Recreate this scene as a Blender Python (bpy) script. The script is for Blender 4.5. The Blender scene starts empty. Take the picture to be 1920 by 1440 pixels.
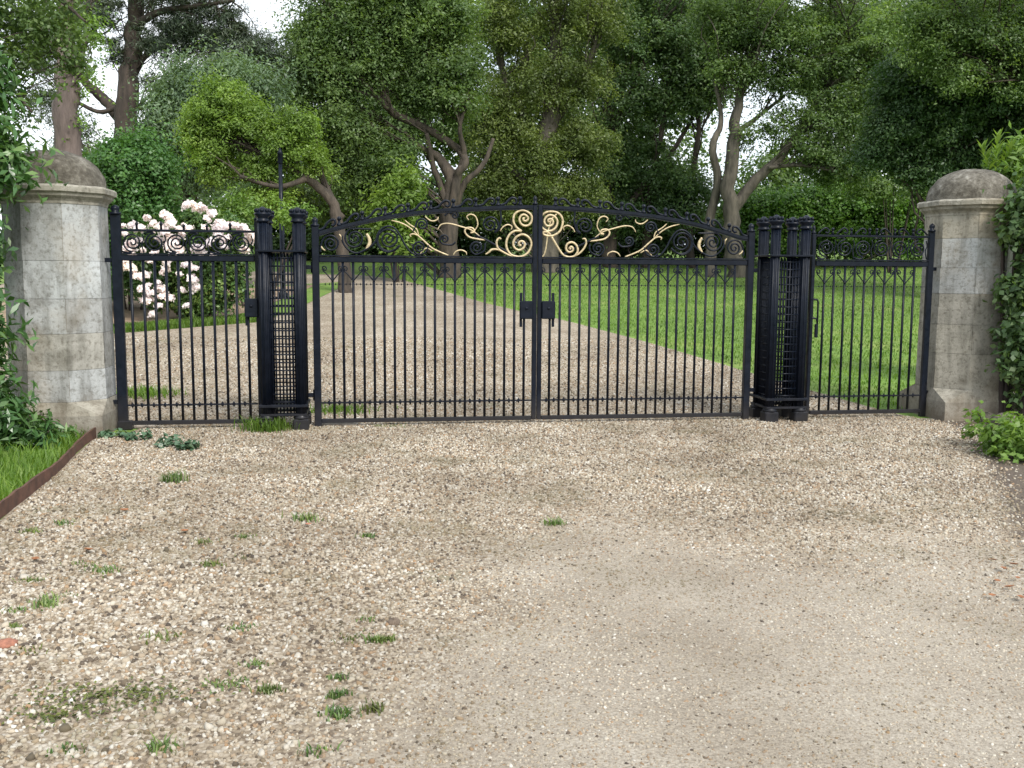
import bpy, math, random
import numpy as np
from mathutils import Vector, Matrix

RNG = np.random.default_rng(7)
random.seed(7)
sc = bpy.context.scene
COL = sc.collection

# ------------------------------------------------------------------ camera
FPX = 1800.0
PITCH, ROLL, CAMH = math.radians(6.5), math.radians(0.35), 1.67
cam_d = bpy.data.cameras.new('camera'); cam = bpy.data.objects.new('camera', cam_d); COL.objects.link(cam)
cam_d.sensor_width = 36; cam_d.lens = 36 * FPX / 1920; cam_d.clip_start = 0.05; cam_d.clip_end = 2000
RM = Matrix.Rotation(math.radians(90) - PITCH, 3, 'X') @ Matrix.Rotation(ROLL, 3, 'Z')
cam.matrix_world = Matrix.Translation((0, 0, CAMH)) @ RM.to_4x4()
sc.camera = cam
def ray(px, py):
    return RM @ Vector(((px - 960) / FPX, (720 - py) / FPX, -1))
def at(px, py, Y):
    d = ray(px, py); t = Y / d.y
    return Vector((d.x * t, Y, CAMH + d.z * t))
def hgt(x, y):
    t = np.clip(np.asarray(y, float) - 11.3, 0, 50)
    return 0.072 * t * t / (t + 1.2)
def gpt(px, py):
    d = ray(px, py); t = 1.0
    for _ in range(4000):
        p = d * t
        if CAMH + p.z <= hgt(p.x, p.y): break
        t += 0.012
    return Vector((d.x * t, d.y * t, float(hgt(0, d.y * t))))

# ------------------------------------------------------------------ object helpers
def tag(o, label=None, cat=None, group=None, kind=None):
    if label: o['label'] = label
    if cat: o['category'] = cat
    if group: o['group'] = group
    if kind: o['kind'] = kind
    return o
def empty(name, loc, rz=0):
    o = bpy.data.objects.new(name, None); COL.objects.link(o)
    o.location = loc; o.rotation_euler = (0, 0, rz); o.empty_display_size = 0.2
    return o
def quads_mesh(name, V, F, mat, parent=None, rnd=None, smooth=False):
    V = np.asarray(V, np.float32); F = np.asarray(F, np.int32)
    me = bpy.data.meshes.new(name)
    n, k = F.shape
    me.vertices.add(len(V)); me.vertices.foreach_set('co', V.ravel())
    me.loops.add(n * k); me.loops.foreach_set('vertex_index', F.ravel())
    me.polygons.add(n); me.polygons.foreach_set('loop_start', np.arange(0, n * k, k, dtype=np.int32))
    if rnd is not None:
        a = me.attributes.new('rnd', 'FLOAT', 'POINT'); a.data.foreach_set('value', np.asarray(rnd, np.float32))
    me.update(calc_edges=True); me.validate()
    if smooth: me.polygons.foreach_set('use_smooth', np.ones(n, bool))
    me.materials.append(mat)
    o = bpy.data.objects.new(name, me); COL.objects.link(o)
    if parent: o.parent = parent
    return o
class MB:
    def __init__(self): self.v = []; self.f = []; self.r = []; self.s = []
    def add(self, vs, fs, rnd=0.5, smooth=False):
        b = len(self.v); self.v += [tuple(p) for p in vs]; self.r += [rnd] * len(vs)
        self.f += [tuple(i + b for i in q) for q in fs]; self.s += [smooth] * len(fs)
        return self
    def box(self, c, s, rnd=0.5, bev=0.0):
        x, y, z = c; a, b, h = s[0] / 2, s[1] / 2, s[2] / 2
        if bev <= 0:
            vs = [(x+i*a, y+j*b, z+k*h) for k in (-1, 1) for i, j in ((-1, -1), (1, -1), (1, 1), (-1, 1))]
            return self.add(vs, [(3,2,1,0), (4,5,6,7), (0,1,5,4), (1,2,6,5), (2,3,7,6), (3,0,4,7)], rnd)
        rings = []
        for zz, ins in ((-h, bev), (-h+bev, 0), (h-bev, 0), (h, bev)):
            A, B = a-ins, b-ins; e = min(bev, A*.5, B*.5)
            rings += [(x+px, y+py, z+zz) for px, py in ((-A+e,-B),(A-e,-B),(A,-B+e),(A,B-e),(A-e,B),(-A+e,B),(-A,B-e),(-A,-B+e))]
        fs = [(k*8+i, k*8+(i+1)%8, k*8+8+(i+1)%8, k*8+8+i) for k in range(3) for i in range(8)]
        fs += [tuple(range(7,-1,-1)), tuple(range(24,32))]
        return self.add(rings, fs, rnd)
    def tube(self, pts, rad, n=8, rnd=0.5, squash=1.0, up=None, smooth=True):
        P = [Vector(p) for p in pts]; m = len(P)
        R = rad if hasattr(rad, '__len__') else [rad] * m
        T = [(P[min(i+1, m-1)] - P[max(i-1, 0)]).normalized() for i in range(m)]
        ref = Vector(up) if up else (Vector((0, 0, 1)) if abs(T[0].z) < .9 else Vector((1, 0, 0)))
        N = (ref - T[0] * ref.dot(T[0])).normalized(); vs = []
        for i in range(m):
            N = (N - T[i] * N.dot(T[i]))
            N = N.normalized() if N.length > 1e-6 else T[i].orthogonal().normalized()
            B = T[i].cross(N)
            for k in range(n):
                a = 2 * math.pi * k / n
                vs.append(P[i] + N * (math.cos(a) * R[i] * squash) + B * (math.sin(a) * R[i]))
        fs = [(i*n+k, i*n+(k+1)%n, i*n+n+(k+1)%n, i*n+n+k) for i in range(m-1) for k in range(n)]
        fs += [tuple(range(n-1, -1, -1)), tuple(range((m-1)*n, m*n))]
        return self.add(vs, fs, rnd, smooth)
    def lathe(self, c, prof, n=16, rnd=0.5, rot=0.0, smooth=True):
        vs = []
        for r, z in prof:
            for k in range(n):
                a = 2*math.pi*k/n + rot
                vs.append((c[0]+r*math.cos(a), c[1]+r*math.sin(a), c[2]+z))
        m = len(prof)
        fs = [(i*n+k, i*n+(k+1)%n, i*n+n+(k+1)%n, i*n+n+k) for i in range(m-1) for k in range(n)]
        fs += [tuple(range(n-1, -1, -1)), tuple(range((m-1)*n, m*n))]
        return self.add(vs, fs, rnd, smooth)
    def ball(self, c, r, n=10, sz=1.0, rnd=.5):
        prof = [(max(r*math.sin(t*math.pi/6), r*.02), -r*sz*math.cos(t*math.pi/6)) for t in range(7)]
        return self.lathe(c, prof, n, rnd)
    def build(self, name, mat, parent=None):
        me = bpy.data.meshes.new(name); me.from_pydata(self.v, [], self.f); me.update()
        a = me.attributes.new('rnd', 'FLOAT', 'POINT'); a.data.foreach_set('value', self.r)
        me.polygons.foreach_set('use_smooth', self.s)
        me.materials.append(mat)
        o = bpy.data.objects.new(name, me); COL.objects.link(o)
        if parent: o.parent = parent
        return o
def smooth_pts(P, k=5):
    P = [Vector(p) for p in P]; out = []
    for i in range(len(P)-1):
        p0, p1, p2, p3 = P[max(i-1,0)], P[i], P[i+1], P[min(i+2, len(P)-1)]
        for j in range(k):
            t = j/k
            out.append(0.5*((2*p1)+(p2-p0)*t+(2*p0-5*p1+4*p2-p3)*t*t+(3*p1-p0-3*p2+p3)*t**3))
    out.append(P[-1]); return out

# ------------------------------------------------------------------ materials
def new_mat(name):
    m = bpy.data.materials.new(name); m.use_nodes = True
    nt = m.node_tree; nt.nodes.clear()
    out = nt.nodes.new('ShaderNodeOutputMaterial')
    return m, nt, out
def N(nt, t, **kw):
    n = nt.nodes.new(t)
    for k, v in kw.items():
        if k in n.inputs: n.inputs[k].default_value = v
        else: setattr(n, k, v)
    return n
def ramp(nt, stops, fac=None):
    r = nt.nodes.new('ShaderNodeValToRGB'); e = r.color_ramp.elements
    while len(e) > 1: e.remove(e[-1])
    e[0].position = stops[0][0]; e[0].color = (*stops[0][1], 1)
    for p, c in stops[1:]:
        q = e.new(p); q.color = (*c, 1)
    if fac is not None: nt.links.new(fac, r.inputs[0])
    return r
def noise(nt, scale, detail=4, rough=.55, vec=None):
    n = N(nt, 'ShaderNodeTexNoise', Scale=scale, Detail=detail, Roughness=rough)
    if vec is None:
        g = nt.nodes.new('ShaderNodeNewGeometry'); vec = g.outputs['Position']
    nt.links.new(vec, n.inputs['Vector']); return n
def mixc(nt, a, b, fac, mode='MIX'):
    m = nt.nodes.new('ShaderNodeMix'); m.data_type = 'RGBA'; m.blend_type = mode
    for s, v in ((m.inputs[6], a), (m.inputs[7], b), (m.inputs[0], fac)):
        if hasattr(v, 'links'): nt.links.new(v, s)
        elif isinstance(v, tuple): s.default_value = (*v, 1)
        else: s.default_value = v
    return m.outputs[2]
def bump(nt, h, strength, dist):
    b = N(nt, 'ShaderNodeBump', Strength=strength, Distance=dist); nt.links.new(h, b.inputs['Height']); return b.outputs[0]
def leaf_mat(name, c0, c1, c2, trans=.3, rough=.45, cl=.6, spec=.4, tint=(1.25, 1.3, .5), lo=(.62, .66, .62)):
    m, nt, out = new_mat(name)
    at_ = N(nt, 'ShaderNodeAttribute'); at_.attribute_name = 'rnd'
    r = ramp(nt, [(0, c0), (.55, c1), (1, c2)], at_.outputs['Fac'])
    n = noise(nt, cl, 2)
    r2 = ramp(nt, [(.3, lo), (.7, (1.3, 1.25, 1.15))], n.outputs[0])
    c = mixc(nt, r.outputs[0], r2.outputs[0], 1.0, 'MULTIPLY')
    p = N(nt, 'ShaderNodeBsdfPrincipled', Roughness=rough); p.inputs['Specular IOR Level'].default_value = spec
    nt.links.new(c, p.inputs['Base Color'])
    t = nt.nodes.new('ShaderNodeBsdfTranslucent')
    c2_ = mixc(nt, c, tint, 1.0, 'MULTIPLY'); nt.links.new(c2_, t.inputs[0])
    mx = N(nt, 'ShaderNodeMixShader'); mx.inputs[0].default_value = trans
    nt.links.new(p.outputs[0], mx.inputs[1]); nt.links.new(t.outputs[0], mx.inputs[2]); nt.links.new(mx.outputs[0], out.inputs[0])
    return m
def bark_mat(name, a, b, scale=6):
    m, nt, out = new_mat(name)
    g = nt.nodes.new('ShaderNodeNewGeometry'); mp = N(nt, 'ShaderNodeMapping'); mp.inputs['Scale'].default_value = (1, 1, .22)
    nt.links.new(g.outputs['Position'], mp.inputs[0])
    n = noise(nt, scale, 6, .65, mp.outputs[0]); r = ramp(nt, [(.32, a), (.68, b)], n.outputs[0])
    p = N(nt, 'ShaderNodeBsdfPrincipled', Roughness=.9); nt.links.new(r.outputs[0], p.inputs['Base Color'])
    nt.links.new(bump(nt, n.outputs[0], .8, .06), p.inputs['Normal']); nt.links.new(p.outputs[0], out.inputs[0]); return m
def plain_mat(name, col, rough=.5, metal=0, var=.25, scale=30, coat=0, bmp=.15, spec=.5):
    m, nt, out = new_mat(name)
    n = noise(nt, scale, 5)
    lo = tuple(c*(1-var) for c in col); hi = tuple(min(1, c*(1+var)) for c in col)
    r = ramp(nt, [(.3, lo), (.7, hi)], n.outputs[0])
    p = N(nt, 'ShaderNodeBsdfPrincipled', Roughness=rough, Metallic=metal); nt.links.new(r.outputs[0], p.inputs['Base Color'])
    p.inputs['Coat Weight'].default_value = coat; p.inputs['Specular IOR Level'].default_value = spec
    rr = N(nt, 'ShaderNodeMapRange'); rr.inputs['To Min'].default_value = max(0, rough-.12); rr.inputs['To Max'].default_value = min(1, rough+.15)
    nt.links.new(n.outputs[0], rr.inputs[0]); nt.links.new(rr.outputs[0], p.inputs['Roughness'])
    nt.links.new(bump(nt, n.outputs[0], bmp, .01), p.inputs['Normal']); nt.links.new(p.outputs[0], out.inputs[0]); return m

M = {}
M['iron'] = plain_mat('black_painted_iron', (.003, .006, .013), .34, 0, .4, 25, .0, .1, .22)
def iron_mat():
    m, nt, out = new_mat('old_black_gloss_paint')
    g = nt.nodes.new('ShaderNodeNewGeometry'); sx = nt.nodes.new('ShaderNodeSeparateXYZ'); nt.links.new(g.outputs['Position'], sx.inputs[0])
    n1 = noise(nt, 14, 6, .65); n2 = noise(nt, 60, 4, .7); n3 = noise(nt, 4, 5, .6)
    base = ramp(nt, [(.35, (.002, .004, .009)), (.65, (.006, .009, .017))], n1.outputs[0])
    rust = ramp(nt, [(.66, (0, 0, 0)), (.74, (.8, .8, .8))], n2.outputs[0]); c = mixc(nt, base.outputs[0], (.035, .018, .010), rust.outputs[0])
    ad = N(nt, 'ShaderNodeMath', operation='MULTIPLY_ADD'); nt.links.new(n3.outputs[0], ad.inputs[0]); ad.inputs[1].default_value = .6; nt.links.new(sx.outputs[2], ad.inputs[2])
    dust = ramp(nt, [(.35, (.28, .28, .28)), (.65, (0, 0, 0))], ad.outputs[0]); c = mixc(nt, c, (.07, .06, .048), dust.outputs[0])
    p = N(nt, 'ShaderNodeBsdfPrincipled'); nt.links.new(c, p.inputs['Base Color']); p.inputs['Specular IOR Level'].default_value = .18
    rr = ramp(nt, [(.3, (.22, .22, .22)), (.7, (.58, .58, .58))], n3.outputs[0]); nt.links.new(rr.outputs[0], p.inputs['Roughness'])
    nt.links.new(bump(nt, n1.outputs[0], .25, .006), p.inputs['Normal']); nt.links.new(p.outputs[0], out.inputs[0]); return m
M['iron'] = iron_mat()
M['gold'] = plain_mat('gilded_iron', (.44, .355, .215), .45, .2, .35, 40)
M['edging'] = plain_mat('rusty_edging', (.085, .04, .026), .85, 0, .4, 12)
M['slab'] = plain_mat('concrete_slab', (.30, .27, .23), .9, 0, .25, 14)
M['deadleaf'] = plain_mat('dead_leaf', (.22, .09, .035), .8, 0, .35, 60)
M['clod'] = plain_mat('clod', (.12, .09, .065), .95, 0, .4, 60, 0, .6)
M['brick'] = plain_mat('brick_shard', (.26, .11, .07), .9, 0, .3, 60)
M['bark_brown'] = bark_mat('bark_brown', (.022, .018, .014), (.085, .066, .050))
M['bark_dark'] = bark_mat('bark_dark', (.018, .014, .012), (.065, .048, .038))
M['bark_pink'] = bark_mat('bark_pinkish', (.06, .046, .041), (.145, .112, .100))
M['bark_pale'] = bark_mat('bark_pale', (.030, .027, .021), (.115, .10, .078))
M['leaf_mid'] = leaf_mat('leaf_mid', (.070, .125, .048), (.13, .205, .076), (.205, .29, .115), .48)
M['leaf_olive'] = leaf_mat('leaf_olive', (.072, .108, .036), (.14, .19, .06), (.225, .28, .095), .45)
M['leaf_dark'] = leaf_mat('leaf_dark', (.046, .092, .040), (.092, .16, .066), (.16, .235, .098), .44)
M['leaf_oak'] = leaf_mat('leaf_oak', (.026, .062, .026), (.058, .115, .042), (.13, .20, .075), .32)
M['leaf_grey'] = leaf_mat('leaf_grey', (.095, .155, .092), (.155, .235, .145), (.22, .30, .20), .42)
M['leaf_yellow'] = leaf_mat('leaf_yellow', (.115, .20, .042), (.18, .285, .06), (.26, .36, .10), .45)
M['leaf_pine'] = leaf_mat('leaf_pine', (.034, .056, .038), (.062, .088, .056), (.10, .125, .075), .25)
M['leaf_box'] = leaf_mat('leaf_box', (.042, .112, .03), (.080, .185, .050), (.145, .27, .085), .34, .4)
M['leaf_hedge'] = leaf_mat('leaf_hedge', (.05, .12, .026), (.10, .21, .042), (.19, .32, .07), .4, .4)
M['leaf_laurel'] = leaf_mat('leaf_laurel', (.045, .11, .042), (.08, .175, .06), (.17, .27, .10), .33, .3, 1.5, .5)
M['leaf_fresh'] = leaf_mat('leaf_fresh', (.09, .17, .036), (.15, .26, .052), (.24, .35, .085), .42)
M['leaf_rose'] = leaf_mat('leaf_rose', (.045, .10, .03), (.08, .155, .045), (.18, .25, .065), .3)
M['grass'] = leaf_mat('grass_blades', (.07, .14, .019), (.115, .21, .030), (.175, .265, .05), .42, .5, .5)
M['weed'] = leaf_mat('weed_leaf', (.06, .12, .035), (.11, .18, .05), (.18, .24, .075), .3)
M['ivy'] = leaf_mat('ivy_leaf', (.045, .11, .06), (.085, .155, .095), (.16, .22, .14), .2, .4)
M['moss'] = leaf_mat('moss', (.05, .07, .018), (.085, .105, .026), (.13, .15, .04), .15, .8)
M['petal'] = leaf_mat('petal', (.80, .755, .75), (.86, .83, .83), (.88, .87, .87), .35, .6, 2, .3, (1, .95, 1), (.95, .92, .95))

def stone_mat():
    m, nt, out = new_mat('weathered_limestone')
    a = N(nt, 'ShaderNodeAttribute'); a.attribute_name = 'rnd'
    base = ramp(nt, [(0, (.26, .248, .22)), (.35, (.325, .305, .255)), (.7, (.325, .332, .33)), (1, (.40, .418, .425))], a.outputs['Fac'])
    n1 = noise(nt, 3.5, 8, .65); n2 = noise(nt, 26, 6, .7); n3 = noise(nt, 1.1, 4, .6)
    st = ramp(nt, [(.33, (.55, .54, .51)), (.5, (.93, .93, .92)), (.75, (1.1, 1.1, 1.1))], n1.outputs[0])
    c = mixc(nt, base.outputs[0], st.outputs[0], 1, 'MULTIPLY')
    sp = ramp(nt, [(.36, (.5, .48, .44)), (.5, (1, 1, 1))], n2.outputs[0]); c = mixc(nt, c, sp.outputs[0], .8, 'MULTIPLY')
    ochre = ramp(nt, [(.5, (0, 0, 0)), (.72, (1, 1, 1))], n3.outputs[0])
    fo = N(nt, 'ShaderNodeMath', operation='MULTIPLY'); nt.links.new(ochre.outputs[0], fo.inputs[0]); fo.inputs[1].default_value = .3
    c = mixc(nt, c, (.34, .25, .13), fo.outputs[0])
    gg = nt.nodes.new('ShaderNodeNewGeometry'); mp = N(nt, 'ShaderNodeMapping'); mp.inputs['Scale'].default_value = (1, 1, .12); nt.links.new(gg.outputs['Position'], mp.inputs[0])
    ns = noise(nt, 9, 5, .6, mp.outputs[0]); sk = ramp(nt, [(.34, (.55, .55, .53)), (.52, (1, 1, 1)), (.72, (1.08, 1.09, 1.1))], ns.outputs[0])
    c = mixc(nt, c, sk.outputs[0], .75, 'MULTIPLY')
    # damp dirt and algae in the lowest courses, patchy
    g = nt.nodes.new('ShaderNodeNewGeometry'); sx = nt.nodes.new('ShaderNodeSeparateXYZ'); nt.links.new(g.outputs['Position'], sx.inputs[0])
    ad = N(nt, 'ShaderNodeMath', operation='MULTIPLY_ADD'); nt.links.new(n1.outputs[0], ad.inputs[0]); ad.inputs[1].default_value = .9; nt.links.new(sx.outputs[2], ad.inputs[2])
    dr = ramp(nt, [(.45, (.9, .9, .9)), (.85, (0, 0, 0))], ad.outputs[0]); c = mixc(nt, c, (.14, .115, .085), dr.outputs[0])
    p = N(nt, 'ShaderNodeBsdfPrincipled', Roughness=.92); nt.links.new(c, p.inputs['Base Color'])
    nt.links.new(bump(nt, n2.outputs[0], .55, .015), p.inputs['Normal']); nt.links.new(p.outputs[0], out.inputs[0]); return m
M['stone'] = stone_mat()
def dome_mat():
    m, nt, out = new_mat('lichened_stone')
    n1 = noise(nt, 5, 8, .7); n2 = noise(nt, 22, 5, .7)
    r = ramp(nt, [(.3, (.042, .037, .028)), (.47, (.092, .083, .066)), (.6, (.16, .148, .125)), (.72, (.31, .30, .27))], n1.outputs[0])
    s = ramp(nt, [(.35, (.5, .47, .42)), (.55, (1, 1, 1)), (.68, (1.4, 1.4, 1.35))], n2.outputs[0])
    c = mixc(nt, r.outputs[0], s.outputs[0], .9, 'MULTIPLY')
    p = N(nt, 'ShaderNodeBsdfPrincipled', Roughness=.95); nt.links.new(c, p.inputs['Base Color'])
    nt.links.new(bump(nt, n2.outputs[0], .8, .02), p.inputs['Normal']); nt.links.new(p.outputs[0], out.inputs[0]); return m
M['dome'] = dome_mat()
def gravel_mat():
    m, nt, out = new_mat('gravel_bed')
    g = nt.nodes.new('ShaderNodeNewGeometry')
    v = N(nt, 'ShaderNodeTexVoronoi', Scale=48.0); nt.links.new(g.outputs['Position'], v.inputs['Vector'])
    sep = nt.nodes.new('ShaderNodeSeparateColor'); nt.links.new(v.outputs['Color'], sep.inputs[0])
    r = ramp(nt, [(0, (.17, .13, .09)), (.25, (.31, .255, .185)), (.55, (.43, .37, .285)), (.8, (.50, .44, .35)), (1, (.60, .57, .51))], sep.outputs[0])
    gap = ramp(nt, [(.25, (1, 1, 1)), (.75, (.45, .4, .35))], v.outputs['Distance'])
    c = mixc(nt, r.outputs[0], gap.outputs[0], .7, 'MULTIPLY')
    n = noise(nt, .55, 5, .6); pr = ramp(nt, [(.35, (.68, .66, .63)), (.65, (.98, .98, .98))], n.outputs[0])
    c = mixc(nt, c, pr.outputs[0], 1, 'MULTIPLY')
    n2 = noise(nt, 1.3, 6, .65); gr = ramp(nt, [(.60, (0, 0, 0)), (.70, (.55, .55, .55))], n2.outputs[0])
    c = mixc(nt, c, (.11, .12, .045), gr.outputs[0])
    # packed sandy track
    a1 = N(nt, 'ShaderNodeAttribute'); a1.attribute_name = 'sand'
    n4 = noise(nt, 90, 4, .7); sr = ramp(nt, [(.32, (.15, .128, .10)), (.5, (.285, .25, .20)), (.68, (.40, .36, .30))], n4.outputs[0])
    f1 = N(nt, 'ShaderNodeMath', operation='MULTIPLY_ADD'); nt.links.new(n2.outputs[0], f1.inputs[0]); f1.inputs[1].default_value = .6; nt.links.new(a1.outputs['Fac'], f1.inputs[2])
    fr = ramp(nt, [(.6, (0, 0, 0)), (1.3, (.85, .85, .85))], f1.outputs[0])
    c = mixc(nt, c, sr.outputs[0], fr.outputs[0])
    n7 = noise(nt, .9, 4, .55); tr = ramp(nt, [(.35, (.80, .77, .73)), (.6, (1.05, 1.05, 1.05))], n7.outputs[0]); c = mixc(nt, c, tr.outputs[0], 1, 'MULTIPLY')
    # dark soil at the border
    a2 = N(nt, 'ShaderNodeAttribute'); a2.attribute_name = 'soil'
    n5 = noise(nt, 5, 6, .7)
    f2 = N(nt, 'ShaderNodeMath', operation='MULTIPLY_ADD'); nt.links.new(n5.outputs[0], f2.inputs[0]); f2.inputs[1].default_value = .8; nt.links.new(a2.outputs['Fac'], f2.inputs[2])
    sr2 = ramp(nt, [(.75, (0, 0, 0)), (1.05, (1, 1, 1))], f2.outputs[0])
    so_ = ramp(nt, [(.3, (.04, .03, .022)), (.55, (.095, .072, .052)), (.72, (.19, .15, .11))], n4.outputs[0])
    c = mixc(nt, c, so_.outputs[0], sr2.outputs[0])
    p = N(nt, 'ShaderNodeBsdfPrincipled', Roughness=.9); nt.links.new(c, p.inputs['Base Color'])
    b1 = N(nt, 'ShaderNodeBump', Strength=-.7, Distance=.02); nt.links.new(v.outputs['Distance'], b1.inputs['Height'])
    b2 = N(nt, 'ShaderNodeBump', Strength=.6, Distance=.012); nt.links.new(n4.outputs[0], b2.inputs['Height']); nt.links.new(b1.outputs[0], b2.inputs['Normal'])
    nt.links.new(b2.outputs[0], p.inputs['Normal']); nt.links.new(p.outputs[0], out.inputs[0]); return m
M['gravel'] = gravel_mat()
def pebble_mat():
    m, nt, out = new_mat('pebbles')
    a = N(nt, 'ShaderNodeAttribute'); a.attribute_name = 'rnd'
    r = ramp(nt, [(0, (.06, .045, .033)), (.10, (.12, .09, .062)), (.24, (.25, .19, .125)), (.36, (.325, .265, .19)), (.45, (.31, .195, .105)), (.5, (.36, .30, .22)), (.68, (.42, .36, .275)),
                  (.82, (.46, .415, .335)), (.92, (.52, .48, .41)), (1, (.60, .575, .52))], a.outputs['Fac'])
    n = noise(nt, .75, 5, .6); pr = ramp(nt, [(.33, (.52, .50, .47)), (.62, (.93, .94, .95))], n.outputs[0])
    c = mixc(nt, r.outputs[0], pr.outputs[0], 1, 'MULTIPLY')
    nm = noise(nt, 1.1, 6, .65); mr = ramp(nt, [(.50, (0, 0, 0)), (.66, (.55, .55, .55))], nm.outputs[0])
    c = mixc(nt, c, (.10, .085, .04), mr.outputs[0])
    p = N(nt, 'ShaderNodeBsdfPrincipled', Roughness=.8); nt.links.new(c, p.inputs['Base Color'])
    nt.links.new(p.outputs[0], out.inputs[0]); return m
M['pebble'] = pebble_mat()
def ground_mat(name, stops, scale, fine, bstr=.6):
    m, nt, out = new_mat(name)
    n = noise(nt, scale, 6, .6); n2 = noise(nt, fine, 4, .7)
    r = ramp(nt, stops, n.outputs[0]); f = ramp(nt, [(.3, (.55, .55, .5)), (.7, (1.3, 1.3, 1.25))], n2.outputs[0])
    c = mixc(nt, r.outputs[0], f.outputs[0], 1, 'MULTIPLY')
    p = N(nt, 'ShaderNodeBsdfPrincipled', Roughness=.95); nt.links.new(c, p.inputs['Base Color'])
    nt.links.new(bump(nt, n2.outputs[0], bstr, .05), p.inputs['Normal']); nt.links.new(p.outputs[0], out.inputs[0]); return m
M['lawn'] = ground_mat('lawn_turf', [(.3, (.08, .15, .020)), (.5, (.12, .21, .030)), (.72, (.18, .235, .055))], .8, 9)
M['soil'] = ground_mat('dark_soil', [(.3, (.055, .042, .03)), (.55, (.11, .085, .06)), (.75, (.17, .135, .095))], 1.5, 25)
M['bed'] = ground_mat('bed_soil', [(.3, (.20, .135, .09)), (.6, (.32, .235, .165)), (.75, (.40, .31, .22))], 1.5, 16)

# ------------------------------------------------------------------ the ground
def sheet(name, ys, xl, xr, nx, off, mat, kind='structure'):
    V = []; F = []
    for y in ys:
        a, b = xl(y), xr(y)
        for i in range(nx+1):
            x = a + (b-a)*i/nx; V.append((x, y, float(hgt(x, y)) + off))
    for j in range(len(ys)-1):
        for i in range(nx):
            F.append((j*(nx+1)+i, j*(nx+1)+i+1, (j+1)*(nx+1)+i+1, (j+1)*(nx+1)+i))
    o = quads_mesh(name, V, F, mat, smooth=True); o['kind'] = kind; return o
def interp(tab):
    ks = [t[0] for t in tab]; vs = [t[1] for t in tab]
    return lambda y: float(np.interp(y, ks, vs))
ysG = [-300, -100, -30, -10] + list(np.arange(-4, 62, .6)) + [70, 90, 130, 200, 400, 900]
sheet('ground', ysG, lambda y: -900, lambda y: 900, 60, 0, M['lawn'])
eA, eB = gpt(-60, 1030), gpt(182, 818)          # the edging line on the ground
ex = lambda y: eA.x + (eB.x-eA.x)*(y-eA.y)/(eB.y-eA.y)
front_l = lambda y: ex(y) if y < eB.y else (-4.0 if y < 10.3 else -16.0)
rt = [(-3, 5.5)]
for p in ((1935, 1060), (1905, 1020), (1880, 960), (1860, 915), (1830, 870)):
    q = gpt(*p); rt.append((q.y, q.x))
rt += [(10.9, 4.95)]
for p in ((1330, 676), (1207, 640), (1094, 610), (1034, 595), (977, 584), (912, 569), (831, 546), (750, 524), (660, 514.5)):
    q = gpt(*p); rt.append((q.y, q.x))
YE = rt[-1][0]
drive_r = interp(rt)
def drive_l(y):
    return front_l(y)
ysD = list(np.arange(-3, YE+1.2, .22))
def soil_amount(x, y): return 1/(1+np.exp(-(x - np.interp(y, [t[0] for t in rt], [t[1] for t in rt]) - .05)/.13))
def sandy(x, y):
    sg = lambda t: 1/(1+np.exp(-t))
    return sg((x+.30+.18*np.sin(y*2.3)+.12*np.sin(x*4+y*5))*2.6)*sg((6.0-y+.35*np.sin(x*2.7))*1.9)*(.55+.45*sg((2.6-x)*3))
gd = sheet('gravel_drive', ysD, drive_l, lambda y: (9.0 if y < 11.25 else drive_r(y)) if y <= YE else -8.0, 90, .004, M['gravel'])
co = np.array([v.co[:] for v in gd.data.vertices])
for nm_, fn in (('soil', lambda x, y: np.where(y < 11.3, soil_amount(x, y), 0)), ('sand', sandy)):
    at_ = gd.data.attributes.new(nm_, 'FLOAT', 'POINT'); at_.data.foreach_set('value', fn(co[:, 0], co[:, 1]).astype(np.float32))
# planting bed and its grass verge on the left, beyond the foot gate
sA, sB = gpt(180, 604), gpt(470, 592)
gA, gB = gpt(180, 629), gpt(470, 606)
def verge_front(x): return gA.y + (gB.y-gA.y)*(x-gA.x)/(gB.x-gA.x)
VX1 = gB.x + .35
def verge(name, off, mat, x0, x1, d0, d1, n=40):
    V = []; F = []
    for i in range(n+1):
        x = x0 + (x1-x0)*i/n
        e = max(0, (x - (x1-1.6))/1.6); rnd_ = 1.6*(1-math.sqrt(max(0, 1-e*e)))
        for k in range(9):
            t = k/8; y = verge_front(x) + rnd_ + d0 + (d1-d0-rnd_ if d1 > 5 else d1-d0)*t
            V.append((x, y, float(hgt(x, y)) + off))
    for i in range(n):
        for k in range(8): F.append((i*9+k, (i+1)*9+k, (i+1)*9+k+1, i*9+k+1))
    o = quads_mesh(name, V, F, mat, smooth=True); o['kind'] = 'structure'; return o
verge('grass_verge', .012, M['lawn'], -15, VX1, 0, 11)
verge('planting_bed', .018, M['bed'], -15, VX1-.9, 1.15, 10.4)
# ------------------------------------------------------------------ scatter helpers
def rand_unit(n):
    v = RNG.normal(size=(n, 3)); return v / np.linalg.norm(v, axis=1, keepdims=True)
def leaf_arrays(P, Nn, L, W, fold=.18, Dv=None):
    n = len(P)
    D = rand_unit(n) if Dv is None else Dv
    D = D - Nn * np.sum(D*Nn, axis=1, keepdims=True); D /= np.maximum(np.linalg.norm(D, axis=1, keepdims=True), 1e-6)
    B = np.cross(Nn, D)
    l = (L * RNG.uniform(.65, 1.3, n))[:, None]; w = (W * RNG.uniform(.7, 1.25, n))[:, None]
    base = P - D*l*.5; tip = P + D*l*.5 - Nn*l*fold*.6
    a = P + B*w*.5 + Nn*l*fold*.3; b = P - B*w*.5 + Nn*l*fold*.3
    V = np.stack([base, b, tip, a], 1).reshape(-1, 3)
    F = np.arange(4*n).reshape(-1, 4)
    return V, F
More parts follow.
